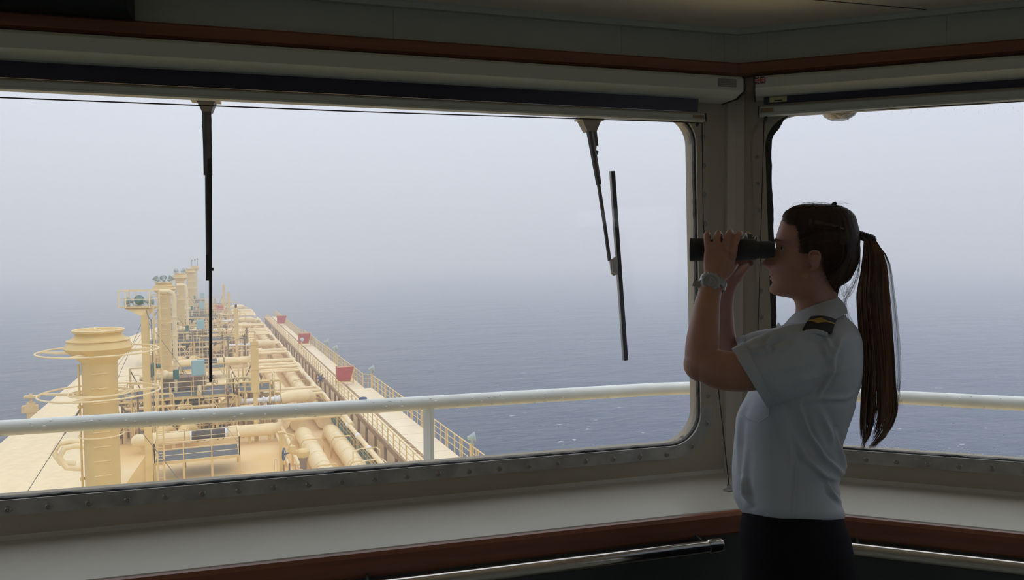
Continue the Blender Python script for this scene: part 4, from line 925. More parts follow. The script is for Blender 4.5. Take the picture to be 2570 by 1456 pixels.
# overhead console top left
q0 = UV(1, 322, 20, .10); u_ = q0[0]; zz = zt+.001
mb = prism(1, [(.013, zz), (.10, zz), (.16, zz+.03), (.16, CEIL-.001), (.013, CEIL-.001)], u_, 4.1, False)
tag(mb.build('overhead_console', mat('dark_console', (.012,.02,.018), .5), smooth=False, bevel=.004), 'black-green console box hanging under the ceiling at top left', 'console')
# ---------------- outside handrail
OR = -.62
qa = UV(1, 1757, 977, OR); qb = UV(1, 0, 1070, OR); zR = (qa[1]+qb[1])/2
q2 = UV(2, 2255, 989, OR)
t = thing('outer_handrail', 'wet pale green-white handrail tube outside the windows', 'handrail', Wp(1, 1, OR, zR-1))
ZR = .966; qa = (qa[0], ZR); qb = (qb[0], ZR); q2 = (q2[0], ZR)
ptsL = [Wp(1, 4.0, OR, ZR), Wp(1, qb[0], OR, ZR), Wp(1, 0.1, OR, ZR)]
cu_ = umit(OR); cc = Wp(1, cu_, OR, q2[1])
arc = [Wp(1, cu_+.18, OR, ZR), cc.lerp((Wp(1, cu_+.1, OR, q2[1])+Wp(2, cu_+.1, OR, q2[1]))/2, .8), Wp(2, cu_+.18, OR, q2[1])]
mb = MB(); mb.tube(ptsL+arc+[Wp(2, q2[0], OR, q2[1]), Wp(2, 3.4, OR, q2[1])], .0265, 24); mb.build('top_tube', M_rail, t)
for k, px in ((1, 1076), (1, -160), (2, 2420+400)):
    u = UV(k, px, 1100, OR)[0]; p = Wp(k, u, OR, (qa[1] if k == 1 else q2[1])); mb = MB(); mb.box(p-V((0,0,.60)), (.018,.052,1.18), math.atan2(FR[k][1].y, FR[k][1].x)-math.pi/2+math.radians(25)); mb.build('post', M_rail, t, smooth=False, bevel=.003)
mb = MB(); rnd = random.Random(3)                            # drops clinging to the tube
allp = ptsL[1:]+arc+[Wp(2, q2[0], OR, q2[1])]
for i in range(150):
    s = rnd.random()*.999; seg = allp[1] if False else None
    if rnd.random() < .75: p = ptsL[1].lerp(ptsL[2], rnd.random()); n_ = n1
    else: p = Wp(2, q2[0], OR, q2[1]).lerp(Wp(2, 2.3, OR, q2[1]), rnd.random()); n_ = n2
    a_ = rnd.uniform(-1.5, .9); mb.ball(p+(n_*math.cos(a_)+V((0,0,1))*math.sin(a_))*.0262, rnd.uniform(.0015,.004), 6, (1.6,1,.7))
tag(mb.build('water_drops', mat('water_drop', (.9,.93,.95), .05, spec=1), t), kind='stuff')
# outside ledge under the windows so nothing shows below
# ---------------- wipers (outside the glass)
def wiper(k, top, arm_pts, blade_a, blade_b, off, lab, plate_w):
    q = UV(k, *top, off); t = thing('window_wiper', lab, 'wiper', Wp(k, q[0], off, q[1]))
    f = lambda px, py, o=off: (lambda q: Wp(k, q[0], o, q[1]))(UV(k, px, py, o))
    e, n = FR[k]
    # mounting bracket: flat top plate and tapered block
    a, b = f(top[0]-plate_w, top[1]), f(top[0]+plate_w*1.05, top[1]+3); mb = MB(); mb.bar(a, b, .05, .006); mb.build('mount_plate', M_beige, t, smooth=False)
    mb = MB(); c0 = [f(top[0]-22, top[1]+1), f(top[0]+26, top[1]+3)]; c1 = [f(top[0]-8, top[1]+30), f(top[0]+16, top[1]+30)]
    mb.loft([[c0[0]+n*.02, c0[1]+n*.02, c0[1]-n*.03, c0[0]-n*.03], [c1[0]+n*.015, c1[1]+n*.015, c1[1]-n*.025, c1[0]-n*.025]]); mb.build('mount_block', mat('grimy_bracket', (.22,.20,.15), .6), t, smooth=False)
    return t, f
M_arm = mat('grey_wiper_arm', (.10,.095,.088), .45, .3, var=.4, vs=20)
t, f = wiper(1, (516, 252), None, None, None, -.13, 'left wiper hanging straight down outside the large window', 36)
mb = MB(); mb.tube([f(518,276), f(519,300), f(521,440)], [.0125,.013,.0095], 8); mb.bar(f(519,278), f(522,440), .024, .012); mb.build('arm_sleeve', M_arm, t, smooth=False)
mb = MB(); mb.tube([f(520,430), f(523,690)], .0065, 8); mb.bar(f(521,430), f(524,700), .006, .018); mb.build('arm_rod', M_arm, t)
for y in (283, 316): mb = MB(); mb.cyl(f(507,y), f(530,y), .006, 8); mb.build('pivot_bolt', M_arm, t)
mb = MB(); mb.bar(f(528,398,-.12), f(528.5,958,-.12), .0085, .014); mb.tube([f(528.5,950,-.12), f(528.5,959,-.12)], [.006,.002], 8); mb.build('blade', M_black, t, smooth=False)
mb = MB(); mb.bar(f(524,640,-.125), f(524,704,-.125), .016, .02); mb.cyl(f(518,676), f(536,676), .005, 8); mb.build('blade_clip', M_black, t, smooth=False)
t, f = wiper(1, (1478, 300), None, None, None, -.13, 'right wiper leaning outward outside the large window', 30)
mb = MB(); mb.tube([f(1478,318), f(1484,352), f(1503,464)], [.0125,.012,.0095], 8); mb.build('arm_sleeve', M_arm, t)
mb = MB(); mb.bar(f(1490,306), f(1497,366), .012, .006); mb.cyl(f(1496,366), f(1495,378), .002, 6); mb.bar(f(1497,378), f(1490,396), .014, .008); mb.build('spring_catch', M_arm, t, smooth=False)
mb = MB(); mb.tube([f(1501,455), f(1517,560), f(1530,655)], .0065, 8); mb.build('arm_rod', M_arm, t)
for x, y in ((1473,320),(1479,354)): mb = MB(); mb.cyl(f(x-2,y+1), f(x+14,y-2), .006, 8); mb.build('pivot_bolt', M_arm, t)
mb = MB(); A = f(1537,430,-.12); Bq_ = f(1570,904,-.12); mb.bar(A, Bq_, .0125, .014); mb.build('blade', M_black, t, smooth=False)
off_ = e1*.010; mb = MB(); mb.bar(A+off_*.75, Bq_+off_*.75, .003, .012); mb.build('blade_spine', M_alu, t, smooth=False)
mb = MB(); P_ = [f(1529,655,-.118), f(1547,640,-.118), f(1550,688,-.118), f(1538,692,-.118), f(1533,688,-.118)]; mb.loft([P_, [p+n1*.008 for p in P_]]); mb.tube([f(1536,655,-.1), f(1539,672,-.1), f(1537,684,-.1), f(1546,686,-.1)], .002, 6); mb.build('blade_clip', mat('clip_steel', (.35,.34,.32), .35, .7), t, smooth=False)
# glass dome lamp stub above the right window
q = UV(2, 2107, 292, -.11); c = Wp(2, q[0], -.11, q[1]); t = thing('clear_dome', 'half-seen clear glass dome hanging outside above the right window', 'dome', c)
mb = MB(); mb.lathe(c+V((0,0,.03)), [(.060,0),(.057,-.014),(.048,-.030),(.030,-.040),(.028,-.042),(.001,-.042)], 16); mb.build('dome_glass', mat('cloudy_glass', (.42,.42,.36), .12, var=.5, vs=40, spec=1, bump=.6, bs=60), t)
mb = MB(); mb.lathe(c+V((0,0,.03)), [(.062,0),(.062,.04),(.001,.04)], 20); mb.build('rim', M_alu, t)
# droplets on right window glass
mb = MB(); rnd = random.Random(11); cx = (w2[0].x+UR)/2
def drop(u, z, r): mb.ball(Wp(2, u, -.0212, z), r, 6, (1,.6,1.2))
zb2 = lambda u: ext(Bb0, Bb1, u).y; zt2 = lambda u: ext(T0, T1, u).y
for i in range(520):
    u = w2[0].x+rnd.random()*1.9; drop(u, zb2(u)+.008+abs(rnd.gauss(0, .012))*(1 if i % 3 else 3), rnd.uniform(.0006,.0026))
for i in range(300):
    z = w2[2].y+.1+rnd.random()*(w2[0].y-w2[2].y-.12); u = side(z, lt, lb).x+.03+abs(rnd.gauss(0,.009)); drop(u, z, rnd.uniform(.0004,.0012))
for i in range(260):
    u = w2[0].x+.08+rnd.random()*1.6; drop(u, zt2(u)-.012-abs(rnd.gauss(0,.018)), rnd.uniform(.0004,.0013))
dm = bpy.data.materials.new('clear_drop'); dm.use_nodes = True; b = dm.node_tree.nodes['Principled BSDF']; b.inputs['Base Color'].default_value = (.95,.97,1,1); b.inputs['Roughness'].default_value = .03; b.inputs['Transmission Weight'].default_value = 1; b.inputs['IOR'].default_value = 1.2
tag(mb.build('droplets', dm, W2T), kind='stuff')
# ================================================================= PERSON
M_skin = mat('skin', (.40, .205, .14), .5, var=.08, vs=30, sss=.15)
M_hair = mat('brown_hair', (.075, .035, .018), .38, var=.5, vs=40, stretch=(1, 1, .15), spec=.5)
M_hairc = mat('brown_hair_cap', (.040, .021, .013), .6, var=.25, vs=30, bump=.15, bs=200, spec=.15)
M_shirt = mat('white_shirt_cotton', (.42, .46, .51), .75, var=.03, vs=8, bump=.12, bs=14)
M_trouser = mat('black_trousers', (.006, .006, .008), .9, bump=.1, bs=200, spec=.08)
M_lens = mat('coated_lens', (.05, .03, .08), .05, spec=1)
D0 = 1.85
CW = V(at(1285, 728, 1)-CAM).normalized()
def P3(px, py, D): return at(px, py, D+.040*max(0, 1935-px)/212)   # she faces slightly away from the camera
def hull_box(c): return c
foot = at(1990, 1300, D0); foot.z = 0
PER = thing('person', 'woman in white short-sleeved uniform shirt with long ponytail looking left through binoculars', 'person', foot)
def apply_mesh(o, name, mats, parent, post=None):
    """evaluate modifiers of o into a fresh mesh object"""
    bpy.context.view_layer.update(); dg = bpy.context.evaluated_depsgraph_get()
    me = bpy.data.meshes.new_from_object(o.evaluated_get(dg)); par = o.parent; off = V(o['_o'])
    bpy.data.objects.remove(o); 
    if post:
        nn = [(v.co.copy(), v.normal.copy()) for v in me.vertices]
        flat = []
        for c_, n_ in nn: flat.extend(post(c_+off, n_)-off)
        me.vertices.foreach_set('co', flat); me.update()
    n = bpy.data.objects.new(name, me); COL.objects.link(n); n.parent = par; n['_o'] = tuple(off)
    me.materials.clear(); me.materials.append(mats)
    for p in me.polygons: p.use_smooth = True
    return n
# ---- head as stacked rings: py, front base, profile, back, halfwidth(m), bump sigma(m)
HEAD = [(518,2010,2010,2080,.030,.05),(521,1990,1990,2102,.046,.05),(528,1977,1977,2120,.057,.05),(540,1968,1968,2134,.066,.05),(555,1960,1960,2142,.071,.05),
(575,1953,1953,2147,.0745,.05),(592,1948,1948,2149,.0755,.05),(603,1946,1944,2149,.0755,.04),(612,1950,1946,2149,.0750,.016),(620,1954,1947,2148,.0745,.011),(630,1953,1942,2146,.0735,.0085),
(640,1950,1932,2143,.0725,.0085),(650,1946,1920,2139,.0710,.0095),(657,1943,1913,2134,.0700,.0110),(662,1941,1911,2131,.0690,.0130),(667,1939,1914,2128,.0680,.0140),(672,1938,1923,2124,.0670,.0130),(677,1938,1930,2120,.0660,.012),
(683,1937,1931,2116,.0645,.020),(688,1937,1930,2113,.0635,.022),(692.5,1938,1934.8,2111,.0625,.02),(696,1938,1933,2109,.0620,.020),(701,1939,1932.5,2107,.0610,.019),(706,1941,1938,2106,.0600,.018),(711,1942,1938.5,2105,.0590,.02),
(718,1940,1933,2104,.0575,.023),(726,1940,1930.5,2103.5,.0560,.025),(733,1943,1932,2103,.0545,.026),(739,1950,1940,2103,.053,.027),(743,1962,1952,2103,.0515,.03),(746,1978,1974,2103,.0505,.03),(750,1990,1990,2103,.0505,.03),
(758,1994,1994,2103,.0510,.03),(770,1997,1997,2104,.0515,.03),(785,1996,1996,2108,.0530,.03),(805,1990,1990,2118,.0600,.03),(840,1975,1975,2135,.085,.03),(890,1955,1955,2145,.120,.03),(960,1935,1935,2130,.110,.03),(1100,1900,1900,2085,.105,.03),(1240,1895,1895,2075,.11,.03),(1300,1890,1890,2085,.125,.03)]
def headparam(py):
    t = [r[0] for r in HEAD]
    if py <= t[0]: return HEAD[0][1:]
    for i in range(len(t)-1):
        if py <= t[i+1]:
            s = (py-t[i])/(t[i+1]-t[i]); return tuple(a+(b-a)*s for a, b in zip(HEAD[i][1:], HEAD[i+1][1:]))
    return HEAD[-1][1:]
def headpoint(py, phi, grow=0.0, ex=2.25):
    f, p, b, w, sg = headparam(py); c = (f+b)/2; a = (b-f)/2+grow*1000; w = w+grow
    cs, sn = math.cos(phi), math.sin(phi)
    u = math.copysign(abs(cs)**(2/ex), cs); v = math.copysign(abs(sn)**(2/ex), sn)
    # widest point sits behind the ear line; face narrows forwards
    if u > 0 and 560 < py < 760: v *= 1-.16*u**2*sstep(560, 640, py)
    dx = c-a*u; dd = w*v
    x = dx-(f-p)*math.exp(-(dd/sg)**2)*(1 if cs > 0 else 0)
    # eye socket hollows and cheekbone
    if cs > 0:
        x += 5.5*math.exp(-((py-621)/9)**2-((abs(dd)-.031)/.013)**2)
        x -= 2.5*math.exp(-((py-650)/14)**2-((abs(dd)-.036)/.016)**2)
    return P3(x, py, D0+dd)
pys = []
y = 518.0
while y < 760: pys.append(y); y += 2.2
pys += [764,770,778,788,800,820,845,880,930,1000,1100,1200,1300]
NP = 72
mb = MB()
top = P3(2045, 515.5, D0)
rings = [[top.lerp(headpoint(518, 2*math.pi*j/NP), .25) for j in range(NP)], [top.lerp(headpoint(518, 2*math.pi*j/NP), .7)+V((0,0,.0006)) for j in range(NP)]]
rings += [[headpoint(py, 2*math.pi*j/NP) for j in range(NP)] for py in pys]
mb.loft(rings)
# ear (near and far)
def ear(s):
    Dn = D0+s*.0745
    e_ = lambda px, py, d=0: P3(px, py, Dn+s*d)
    mb.tube([V(q) for q in smoothpath([tuple(e_(x, y, d)) for x, y, d in [(2037,655,.001),(2031,643,.005),(2034,633,.009),(2044,629.5,.012),(2054,633,.015),(2058,643,.016),(2056,656,.014),(2050,666,.010),(2044,674,.006),(2036,679,.002),(2031,676,0)]], 30)], [.0032]*26+[.004,.0045,.0045,.004], 8)
    mb.tube([V(q) for q in smoothpath([tuple(e_(x, y, d)) for x, y, d in [(2040,641,.007),(2048,642,.011),(2050,651,.010),(2045,662,.006),(2037,667,.003)]], 14)], .003, 8)
    mb.ball(e_(2046, 651, .002), .017, 12, (.75, .45, 1.35), R3 @ Matrix.Rotation(0, 3, 'X') if False else Matrix.Rotation(-TH, 3, 'Z'))
    mb.ball(e_(2032, 657, .003), .004, 8)
ear(-1); ear(1)
def limb(pts, n=22, seg=26, cap=True, target=None):
    """pts: (px,py,D, in-plane half width px, depth half width m)"""
    S_ = smoothpath(pts, seg); P = [P3(a, b, c) for a, b, c, *_ in S_]
    rad = [(q[4], q[3]*q[2]/F) for q in S_]
    (target or mb).tube(P, rad, n, up=CW)
# left (near) arm
limb([(2060,880,1.76,50,.04),(2000,893,1.715,50,.045),(1900,926,1.665,52,.046),(1840,932,1.65,51.5,.045),(1795,925,1.645,49,.043),(1765,915,1.648,42,.038)], 24, 26)
mb.ball(P3(1759,915,1.650), .0385, 20)
limb([(1764,928,1.650,40,.034),(1761,900,1.652,42.5,.036),(1763,860,1.662,42,.037),(1769,810,1.685,37.5,.034),(1775,765,1.71,32.5,.029),(1782,735,1.73,29,.024),(1789,712,1.745,27.5,.021),(1795,692,1.757,30,.019),(1803,672,1.765,35.5,.018)], 24, 34)
# right (far) arm
limb([(2060,850,1.985,50,.048),(1980,870,2.0,47,.046),(1900,885,2.03,44,.043),(1850,892,2.045,42,.04),(1822,895,2.045,36,.036)], 22, 24)
mb.ball(P3(1818,893,2.045), .034, 18)
limb([(1822,905,2.045,34,.032),(1816,870,2.04,34,.034),(1812,820,2.02,31,.032),(1813,775,1.99,27,.027),(1820,735,1.965,23,.021),(1830,710,1.955,22,.018),(1838,692,1.945,28,.017)], 22, 30)
# left hand: palm + fingers curling over the near barrel
limb([(1799,690,1.758,33,.017),(1802,665,1.766,38,.016),(1806,645,1.771,41,.015),(1810,628,1.774,42,.0135),(1812,612,1.776,42,.012)], 22, 16)
def finger(pts, target=None): 
    S_ = smoothpath(pts, 20); (target or mb).tube([P3(a, b, c) for a, b, c, r in S_], [q[3] for q in S_], 12)
fr = .0078
finger([(1779,640,1.772,.0085),(1776,618,1.770,.0082),(1774,600,1.774,.0078),(1774,590.5,1.784,.0076),(1775,588,1.799,.0074),(1777,591,1.815,.0070),(1779,597,1.826,.006)])
finger([(1799,640,1.770,.0090),(1799,615,1.768,.0088),(1800,597,1.772,.0086),(1802,588.5,1.783,.0084),(1803,586,1.800,.0080),(1804,588,1.818,.0075),(1805,593,1.832,.0062)])
finger([(1818,640,1.770,.0092),(1822,612,1.768,.0090),(1827,595,1.772,.0088),(1831,585.5,1.783,.0086),(1833,584,1.801,.0082),(1833,587,1.820,.0076),(1833,592,1.834,.0064)])
finger([(1834,648,1.771,.0092),(1841,622,1.769,.0088),(1848,602,1.773,.0085),(1854,590,1.783,.0082),(1857,587,1.799,.0079),(1857,589,1.815,.0074),(1856,594,1.828,.0062)])
for x, y in ((1781,626),(1800,622),(1820,623),(1838,632)): mb.ball(P3(x, y, 1.7615), .0068, 10, (1, .55, 1), Matrix.Rotation(-TH, 3, 'Z'))
finger([(1818,690,1.762,.0125),(1830,678,1.776,.0118),(1838,670,1.792,.0105),(1843,666.5,1.81,.0092),(1846,665,1.828,.0075)])
# right hand behind the far barrel
limb([(1838,700,1.948,24,.016),(1842,680,1.938,31,.016),(1843,655,1.932,36,.015),(1843,630,1.930,37,.0135),(1843,612,1.928,36,.012)], 20, 16)
for x0, x1, r in ((1815,1806,.0078),(1833,1830,.0085),(1852,1853,.0087),(1869,1876,.0085)):
    finger([(x0,632,1.930,r),(x0+(x1-x0)*.5,607,1.928,r),(x1,592.5,1.916,r*.95),(x1+1,590,1.900,r*.92),(x1+2,591,1.886,r*.85),(x1+2,594,1.874,r*.72)])
finger([(1850,692,1.935,.0125),(1862,680,1.922,.0118),(1872,669,1.905,.0100),(1880,663,1.892,.0090),(1886,661,1.880,.0074)])
# hips and legs core (inside the clothing)
def core(pts): limb(pts, 20, 24)
core([(1985,1260,1.85,95,.12),(1990,1310,1.85,98,.13),(1995,1380,1.85,95,.125)])
for s, D in ((-1, 1.77), (1, 1.93)):
    mb.tube([at(1995,1370,D), at(1997,1600,D), at(2000,1900,D), V((at(2004,1900,D).x, at(2004,1900,D).y, .10))], [.075,.065,.05,.036], 18)
    a = V((at(2004,1900,D).x, at(2004,1900,D).y, .06)); mb.tube([a, a-right2*.08+V((0,0,-.02)), a-right2*.17+V((0,0,-.03))], [.034,.034,.022], 12)
o = mb.build('body', M_skin, PER)
rm = o.modifiers.new('remesh', 'REMESH'); rm.mode = 'VOXEL'; rm.voxel_size = .0024; rm.adaptivity = 0
sm_ = o.modifiers.new('smooth', 'SMOOTH'); sm_.factor = .5; sm_.iterations = 2
body = apply_mesh(o, 'body', M_skin, PER)
# eyes
for s in (-1, 1):
    c = P3(1972, 622, D0+s*.029); mb = MB(); mb.ball(c, .0108, 16); e_ = mb.build('eyeball', mat('eye_white', (.35,.33,.31), .2), PER)
    mb = MB(); mb.ball(c+right2*.0010+V((0,0,.0016)), .0118, 18); mb.build('eyelid', M_skin, PER)
    mb = MB(); mb.lathe(c-right2*.0100, [(.0050,0),(.004,.0009),(.001,.0012)], 14, -right2); mb.build('iris', mat('brown_iris', (.05,.025,.015), .1), e_)
    mb = MB(); mb.tube([V(q) for q in smoothpath([tuple(P3(x, y, D0+s*d)) for x, y, d in ((1945.5,605,.014),(1945,602,.026),(1949,601,.038),(1960,605,.050))], 12)], [.0012]+[.0022]*9+[.0014,.0006], 8, flat=.6); mb.build('eyebrow', M_hair, PER)
    mb = MB(); mb.tube([V(q) for q in smoothpath([tuple(P3(x, y, D0+s*d)) for x, y, d in ((1954,623,.019),(1950.5,619,.027),(1951,618.5,.034),(1957,622,.043))], 12)], .0016, 8); mb.build('eyelid', M_skin, PER)
mb = MB()
for yy, d_ in ((688.5, 0), (699, 0)):
    L_ = []
    for i in range(13):
        dd = -.019+.038*i/12; k = 1-(abs(dd)/.021)**2; f, p, b, w, sg = headparam(yy); x = f-(f-p)*math.exp(-(dd/sg)**2)
        cx = (f+b)/2; uu = math.sqrt(max(0, 1-(dd/w)**2)); x += (1-uu)*(b-f)/2*.8; yq = yy+(3.2 if yy < 692 else -2.6)*(abs(dd)/.02)**2; L_.append((P3(x+3.0, yq, D0+dd), .0006+.0030*k))
    mb.tube([a for a, _ in L_], [r for _, r in L_], 8, flat=1)
mb.build('lips', mat('lips', (.42, .16, .13), .4), PER)
# nails on near hand
mb = MB()
mb.tube([P3(x, y, 1.774) for x, y in ((1,1),(2,2))], .0001, 3) if False else None
# ---- hair cap
TEM = [(1962,520),(1962,548),(1975,560),(1993,566),(2001,580),(2005,605),(2008,630),(2024,639),(2030,630),(2046,624),(2060,632),(2062,655),(2058,676),(2070,700),(2084,722),(2098,736),(2110,744)]
def inhair(px, py):
    """signed distance-like: + inside the hair region (px units)"""
    # hairline as x(y) for the front part and y(x) for the nape
    front = [(512,1958),(545,1961),(556,1972),(566,1992),(580,2000),(605,2004),(628,2009),(638,2026),(645,2062),(680,2062),(700,2072),(722,2086),(742,2104),(760,2112)]
    xf = interp(front, py); return px-xf
hb = [(512,2095),(516,2108),(522,2124),(530,2137),(540,2146),(552,2151),(566,2154),(580,2158),(600,2160),(626,2158),(645,2157),(660,2155),(673,2150),(688,2143),(702,2135),(712,2122),(720,2108),(735,2104),(750,2103)]
mb = MB(); rings = []; hp = []
y = 512.6
while y < 748: hp.append(y); y += 2.0
NPH = 120
def hairpoint(py, phi):
    pyh = max(py, 518.2); f, p, b, w, sg = headparam(pyh)
    q = headpoint(pyh, phi, 0); 
    # recompute px/depth to grow outwards
    cs, sn = math.cos(phi), math.sin(phi); ex = 2.25
    u = math.copysign(abs(cs)**(2/ex), cs); v = math.copysign(abs(sn)**(2/ex), sn)
    if u > 0 and 560 < py < 760: v *= 1-.16*u**2*sstep(560, 640, py)
    c = (f+b)/2; x = c-(b-f)/2*u; dd = w*v
    g = sstep(-5, 12, inhair(x, py))
    bo = interp(hb, py); grow_b = (bo-b)                      # px growth at the back
    fo = {True: 0}.get(cs > 0, 0)
    if py < 518.2:
        s = (518.2-py)/5.6; kx = math.sqrt(max(0, 1-s*s*.92)); x = 2046+(x-2046)*kx*1.15; dd *= kx*1.12
    x2 = x+(max(-u, 0)*grow_b)*1.0-max(u, 0)*4.5*sstep(520, 530, py)*g-(0 if py > 530 else 0)
    rip = .0006*math.sin(phi*34+py*.05)+.0005*math.sin(phi*71+py*.03)
    dd2 = dd+math.copysign((.0062+rip)*g-.006*(1-g), dd)*min(1, abs(v)*1.6)
    if g < .5: x2 = x+(6*max(u, 0))*(1-g)+max(-u, 0)*grow_b*g
    if g < .35: dd2 = dd*(1-.10*(1-g/.35)); 
    KEEP.append(g); return P3(x2, py, D0+dd2)
KEEP = []
for py in hp: rings.append([hairpoint(py, 2*math.pi*j/NPH) for j in range(NPH)])
mb.loft(rings); mb.f = [f for f in mb.f if max(KEEP[i] for i in f) > .12]
hair = mb.build('hair', M_hairc, PER)
# fine strands swept back over the cap
def strands(name, gens, m, r, parent, n=3):
    mb = MB()
    for pts in gens: mb.tube(pts, [r*.5]+[r]*(len(pts)-2)+[r*.25], n, cap=False)
    return mb.build(name, m, parent, smooth=True)
rnd = random.Random(21); gs = []
TIE = (2160, 592)
for i in range(1000):
    side_ = -1 if rnd.random() < .62 else 1; t = rnd.random()
    # start along the hairline
    start = cr_([(1964,550,.020),(1975,560,.055),(1995,567,.070),(2003,598,.0745),(2008,632,.0745),(2030,634,.0765),(2058,640,.0765),(2064,672,.072),(2080,708,.062),(2098,733,.045)], t) if rnd.random() < .65 else (1968+rnd.random()*120, 522+rnd.random()*12, rnd.random()*.05)
    x0, y0, d0 = start; x0 += rnd.gauss(0, 2.5); y0 += rnd.gauss(0, 1.5); pts = []
    for k in range(9):
        s = k/8; x = x0+(TIE[0]-x0)*s; yy = y0+(TIE[1]-y0)*s+(-14 if y0 < 600 else 10)*math.sin(math.pi*s)+rnd.gauss(0, .5)
        f, p, b, w, sg = headparam(max(yy, 519)); b = interp(hb, yy)
        if x > b-1: x = b-1
        f -= 3; cx = (f+b)/2; rel = max(-1, min(1, (x-cx)/((b-f)/2))); wd = (w+.0064)*(max(0, 1-abs(rel)**2.25))**(1/2.25)
        tw = interp([(516,.3),(524,.8),(540,1),(800,1)], yy)
        frac = min(1, d0/.07)*(1-s)**.3 + (1-(1-s)**.3)*.55 if False else min(1, d0/.068)
        wd2 = wd*min(1, tw*1.0)
        if y0 < 540 and d0 < .05: 
            dd = d0*(1-s*.5); yy = min(yy, 700); 
            # lift onto the crown
            yt = 513+ (abs((x-2046))/78)**4*22 + (dd/.07)**4*40; yy = yt if s < .75 else yy+(yt-yy)*(1-(s-.75)*4)
        else: dd = wd2
        pts.append(P3(x, yy, D0+side_*dd))
    gs.append(pts)
strands('hair_strands', gs, M_hair, .0006, hair)
# ponytail
rnd = random.Random(5); gs = []
Lt = [(2168,606),(2166,640),(2160,690),(2152,740),(2157,800),(2162,860),(2167,920),(2163,980),(2160,1040),(2160,1090),(2163,1125)]
Rt = [(2196,600),(2216,634),(2226,680),(2230,740),(2234,800),(2240,860),(2244,920),(2248,980),(2250,1030),(2232,1080),(2190,1125)]
CL = [(rnd.random(), rnd.uniform(.62, 1.0), rnd.random()*6.28, rnd.gauss(0, .05)) for _ in range(46)]
for i in range(1500):
    c_ = rnd.choice(CL); u = min(1, max(0, c_[0]+rnd.gauss(0, .05))); L = min(1, c_[1]*rnd.uniform(.86, 1.04)); ph = c_[2]+rnd.gauss(0,.25); am = rnd.uniform(2, 9); dep = rnd.gauss(0, .4); dep = max(-1, min(1, dep))
    pts = []; n_ = 15
    u2 = min(1.1, max(-.06, c_[0]+c_[3]+(u-c_[0])*.5))
    for k in range(n_):
        s = k/(n_-1)*L; a = cr_(Lt, s); b = cr_(Rt, s); uu = u*(1-s)+u2*s; x = a[0]+(b[0]-a[0])*uu+am*s*math.sin(ph+s*7)+am*.5*s*s*math.sin(ph*2+s*17); y = a[1]+(b[1]-a[1])*uu
        th = .014+.016*min(1, s*6) - .008*s; pts.append(P3(x, y, 1.85+dep*th*math.sqrt(max(.1, 1-(2*uu-1)**2*.8))))
    pts = [P3(2158+u*10, 588+u*10, 1.85+dep*.008)] + pts
    gs.append(pts)
pony = strands('ponytail', gs, mat('brown_hair_backlit', (.40, .225, .13), .45, var=.7, vs=25, stretch=(1,1,.1), spec=.4), .0007, PER)  # lighter brown than the head hair: light from behind put into the colour
mb = MB(); S_ = [((a[0]+b[0])/2, (a[1]+b[1])/2, (b[0]-a[0])/2) for a, b in zip(Lt, Rt)]
mb.tube([P3(2160,592,1.85)]+[P3(x, y, 1.85) for x, y, w in S_[:6]], [(.010,.010)]+[((.016 if i else .012)*(1-i*.13), w*(.66-.11*i)*1.85/F) for i, (x, y, w) in enumerate(S_[:6])], 16, up=CW)
mb.build('ponytail_core', M_hair, pony)
gs = []
for i in range(95):                                          # loose strands
    k = rnd.random()
    if k < .25: pts = [(2157,600),(2158+rnd.gauss(0,2),650),(2150+rnd.gauss(0,4),700),(2128+rnd.gauss(0,5),735),(2119+rnd.gauss(0,3),760),(2128+rnd.gauss(0,5),800),(2150+rnd.gauss(0,4),840),(2160+rnd.gauss(0,5),900)]
    elif k < .75: b0 = rnd.gauss(0, 1); pts = [(2190,598),(2224+4*b0,650),(2234+6*b0,720),(2242+7*b0,800),(2246+9*b0,880),(2250+7*b0,960),(2248+rnd.gauss(0,8),1030)]
    else: e_ = rnd.uniform(-10, 8); pts = [(2200,860),(2212+e_,940),(2225+e_*2,1000),(2240+e_*1.5,1040),(2225+e_*2,1075)]
    gs.append([P3(x, y, 1.85+rnd.gauss(0,.008)) for x, y in smoothpath(pts, 16)])
for i in range(26):
    x0 = rnd.uniform(1975, 2090); gs.append([P3(x, y, 1.85+rnd.gauss(0, .01)) for x, y in smoothpath([(x0, 522), (x0+10+rnd.random()*8, 514-rnd.random()*6), (x0+26+rnd.random()*8, 512-rnd.random()*5), (x0+40+rnd.random()*20, 514)], 10)])
for i in range(26):
    x0 = rnd.uniform(2098, 2125); gs.append([P3(x, y, 1.85+rnd.gauss(0, .015)) for x, y in smoothpath([(x0, 712), (x0+6+rnd.gauss(0,4), 725), (x0+4+rnd.gauss(0,6), 738+rnd.random()*14)], 8)])
strands('flyaway_hair', gs, M_hair, .0002, pony)
# scrunchie and clip
mb = MB()
for i in range(16):
    s = i/15; x = 2158+36*s; y = 588+12*s
    for q in range(5): a = q*1.256+i*.6; mb.ball(P3(x+3*math.cos(a*2), y+7*math.sin(a), 1.85+.011*math.cos(a)), .0036, 7)
mb.build('hair_tie', mat('beaded_tie', (.05,.025,.03), .35), PER)
mb = MB(); mb.tube([P3(2088,519,1.845), P3(2093,512,1.845), P3(2098,510.5,1.845)], [.0045,.005,.0045], 10); mb.build('hair_clip', M_black, PER)
# earring
c = P3(2020, 691, 1.777); mb = MB(); mb.ring(P3(2021, 691, 1.775), .0052, .0008, CW+right2*.5, 24, 6); mb.build('hoop_earring', mat('gold', (.75,.5,.2), .25, 1), PER)
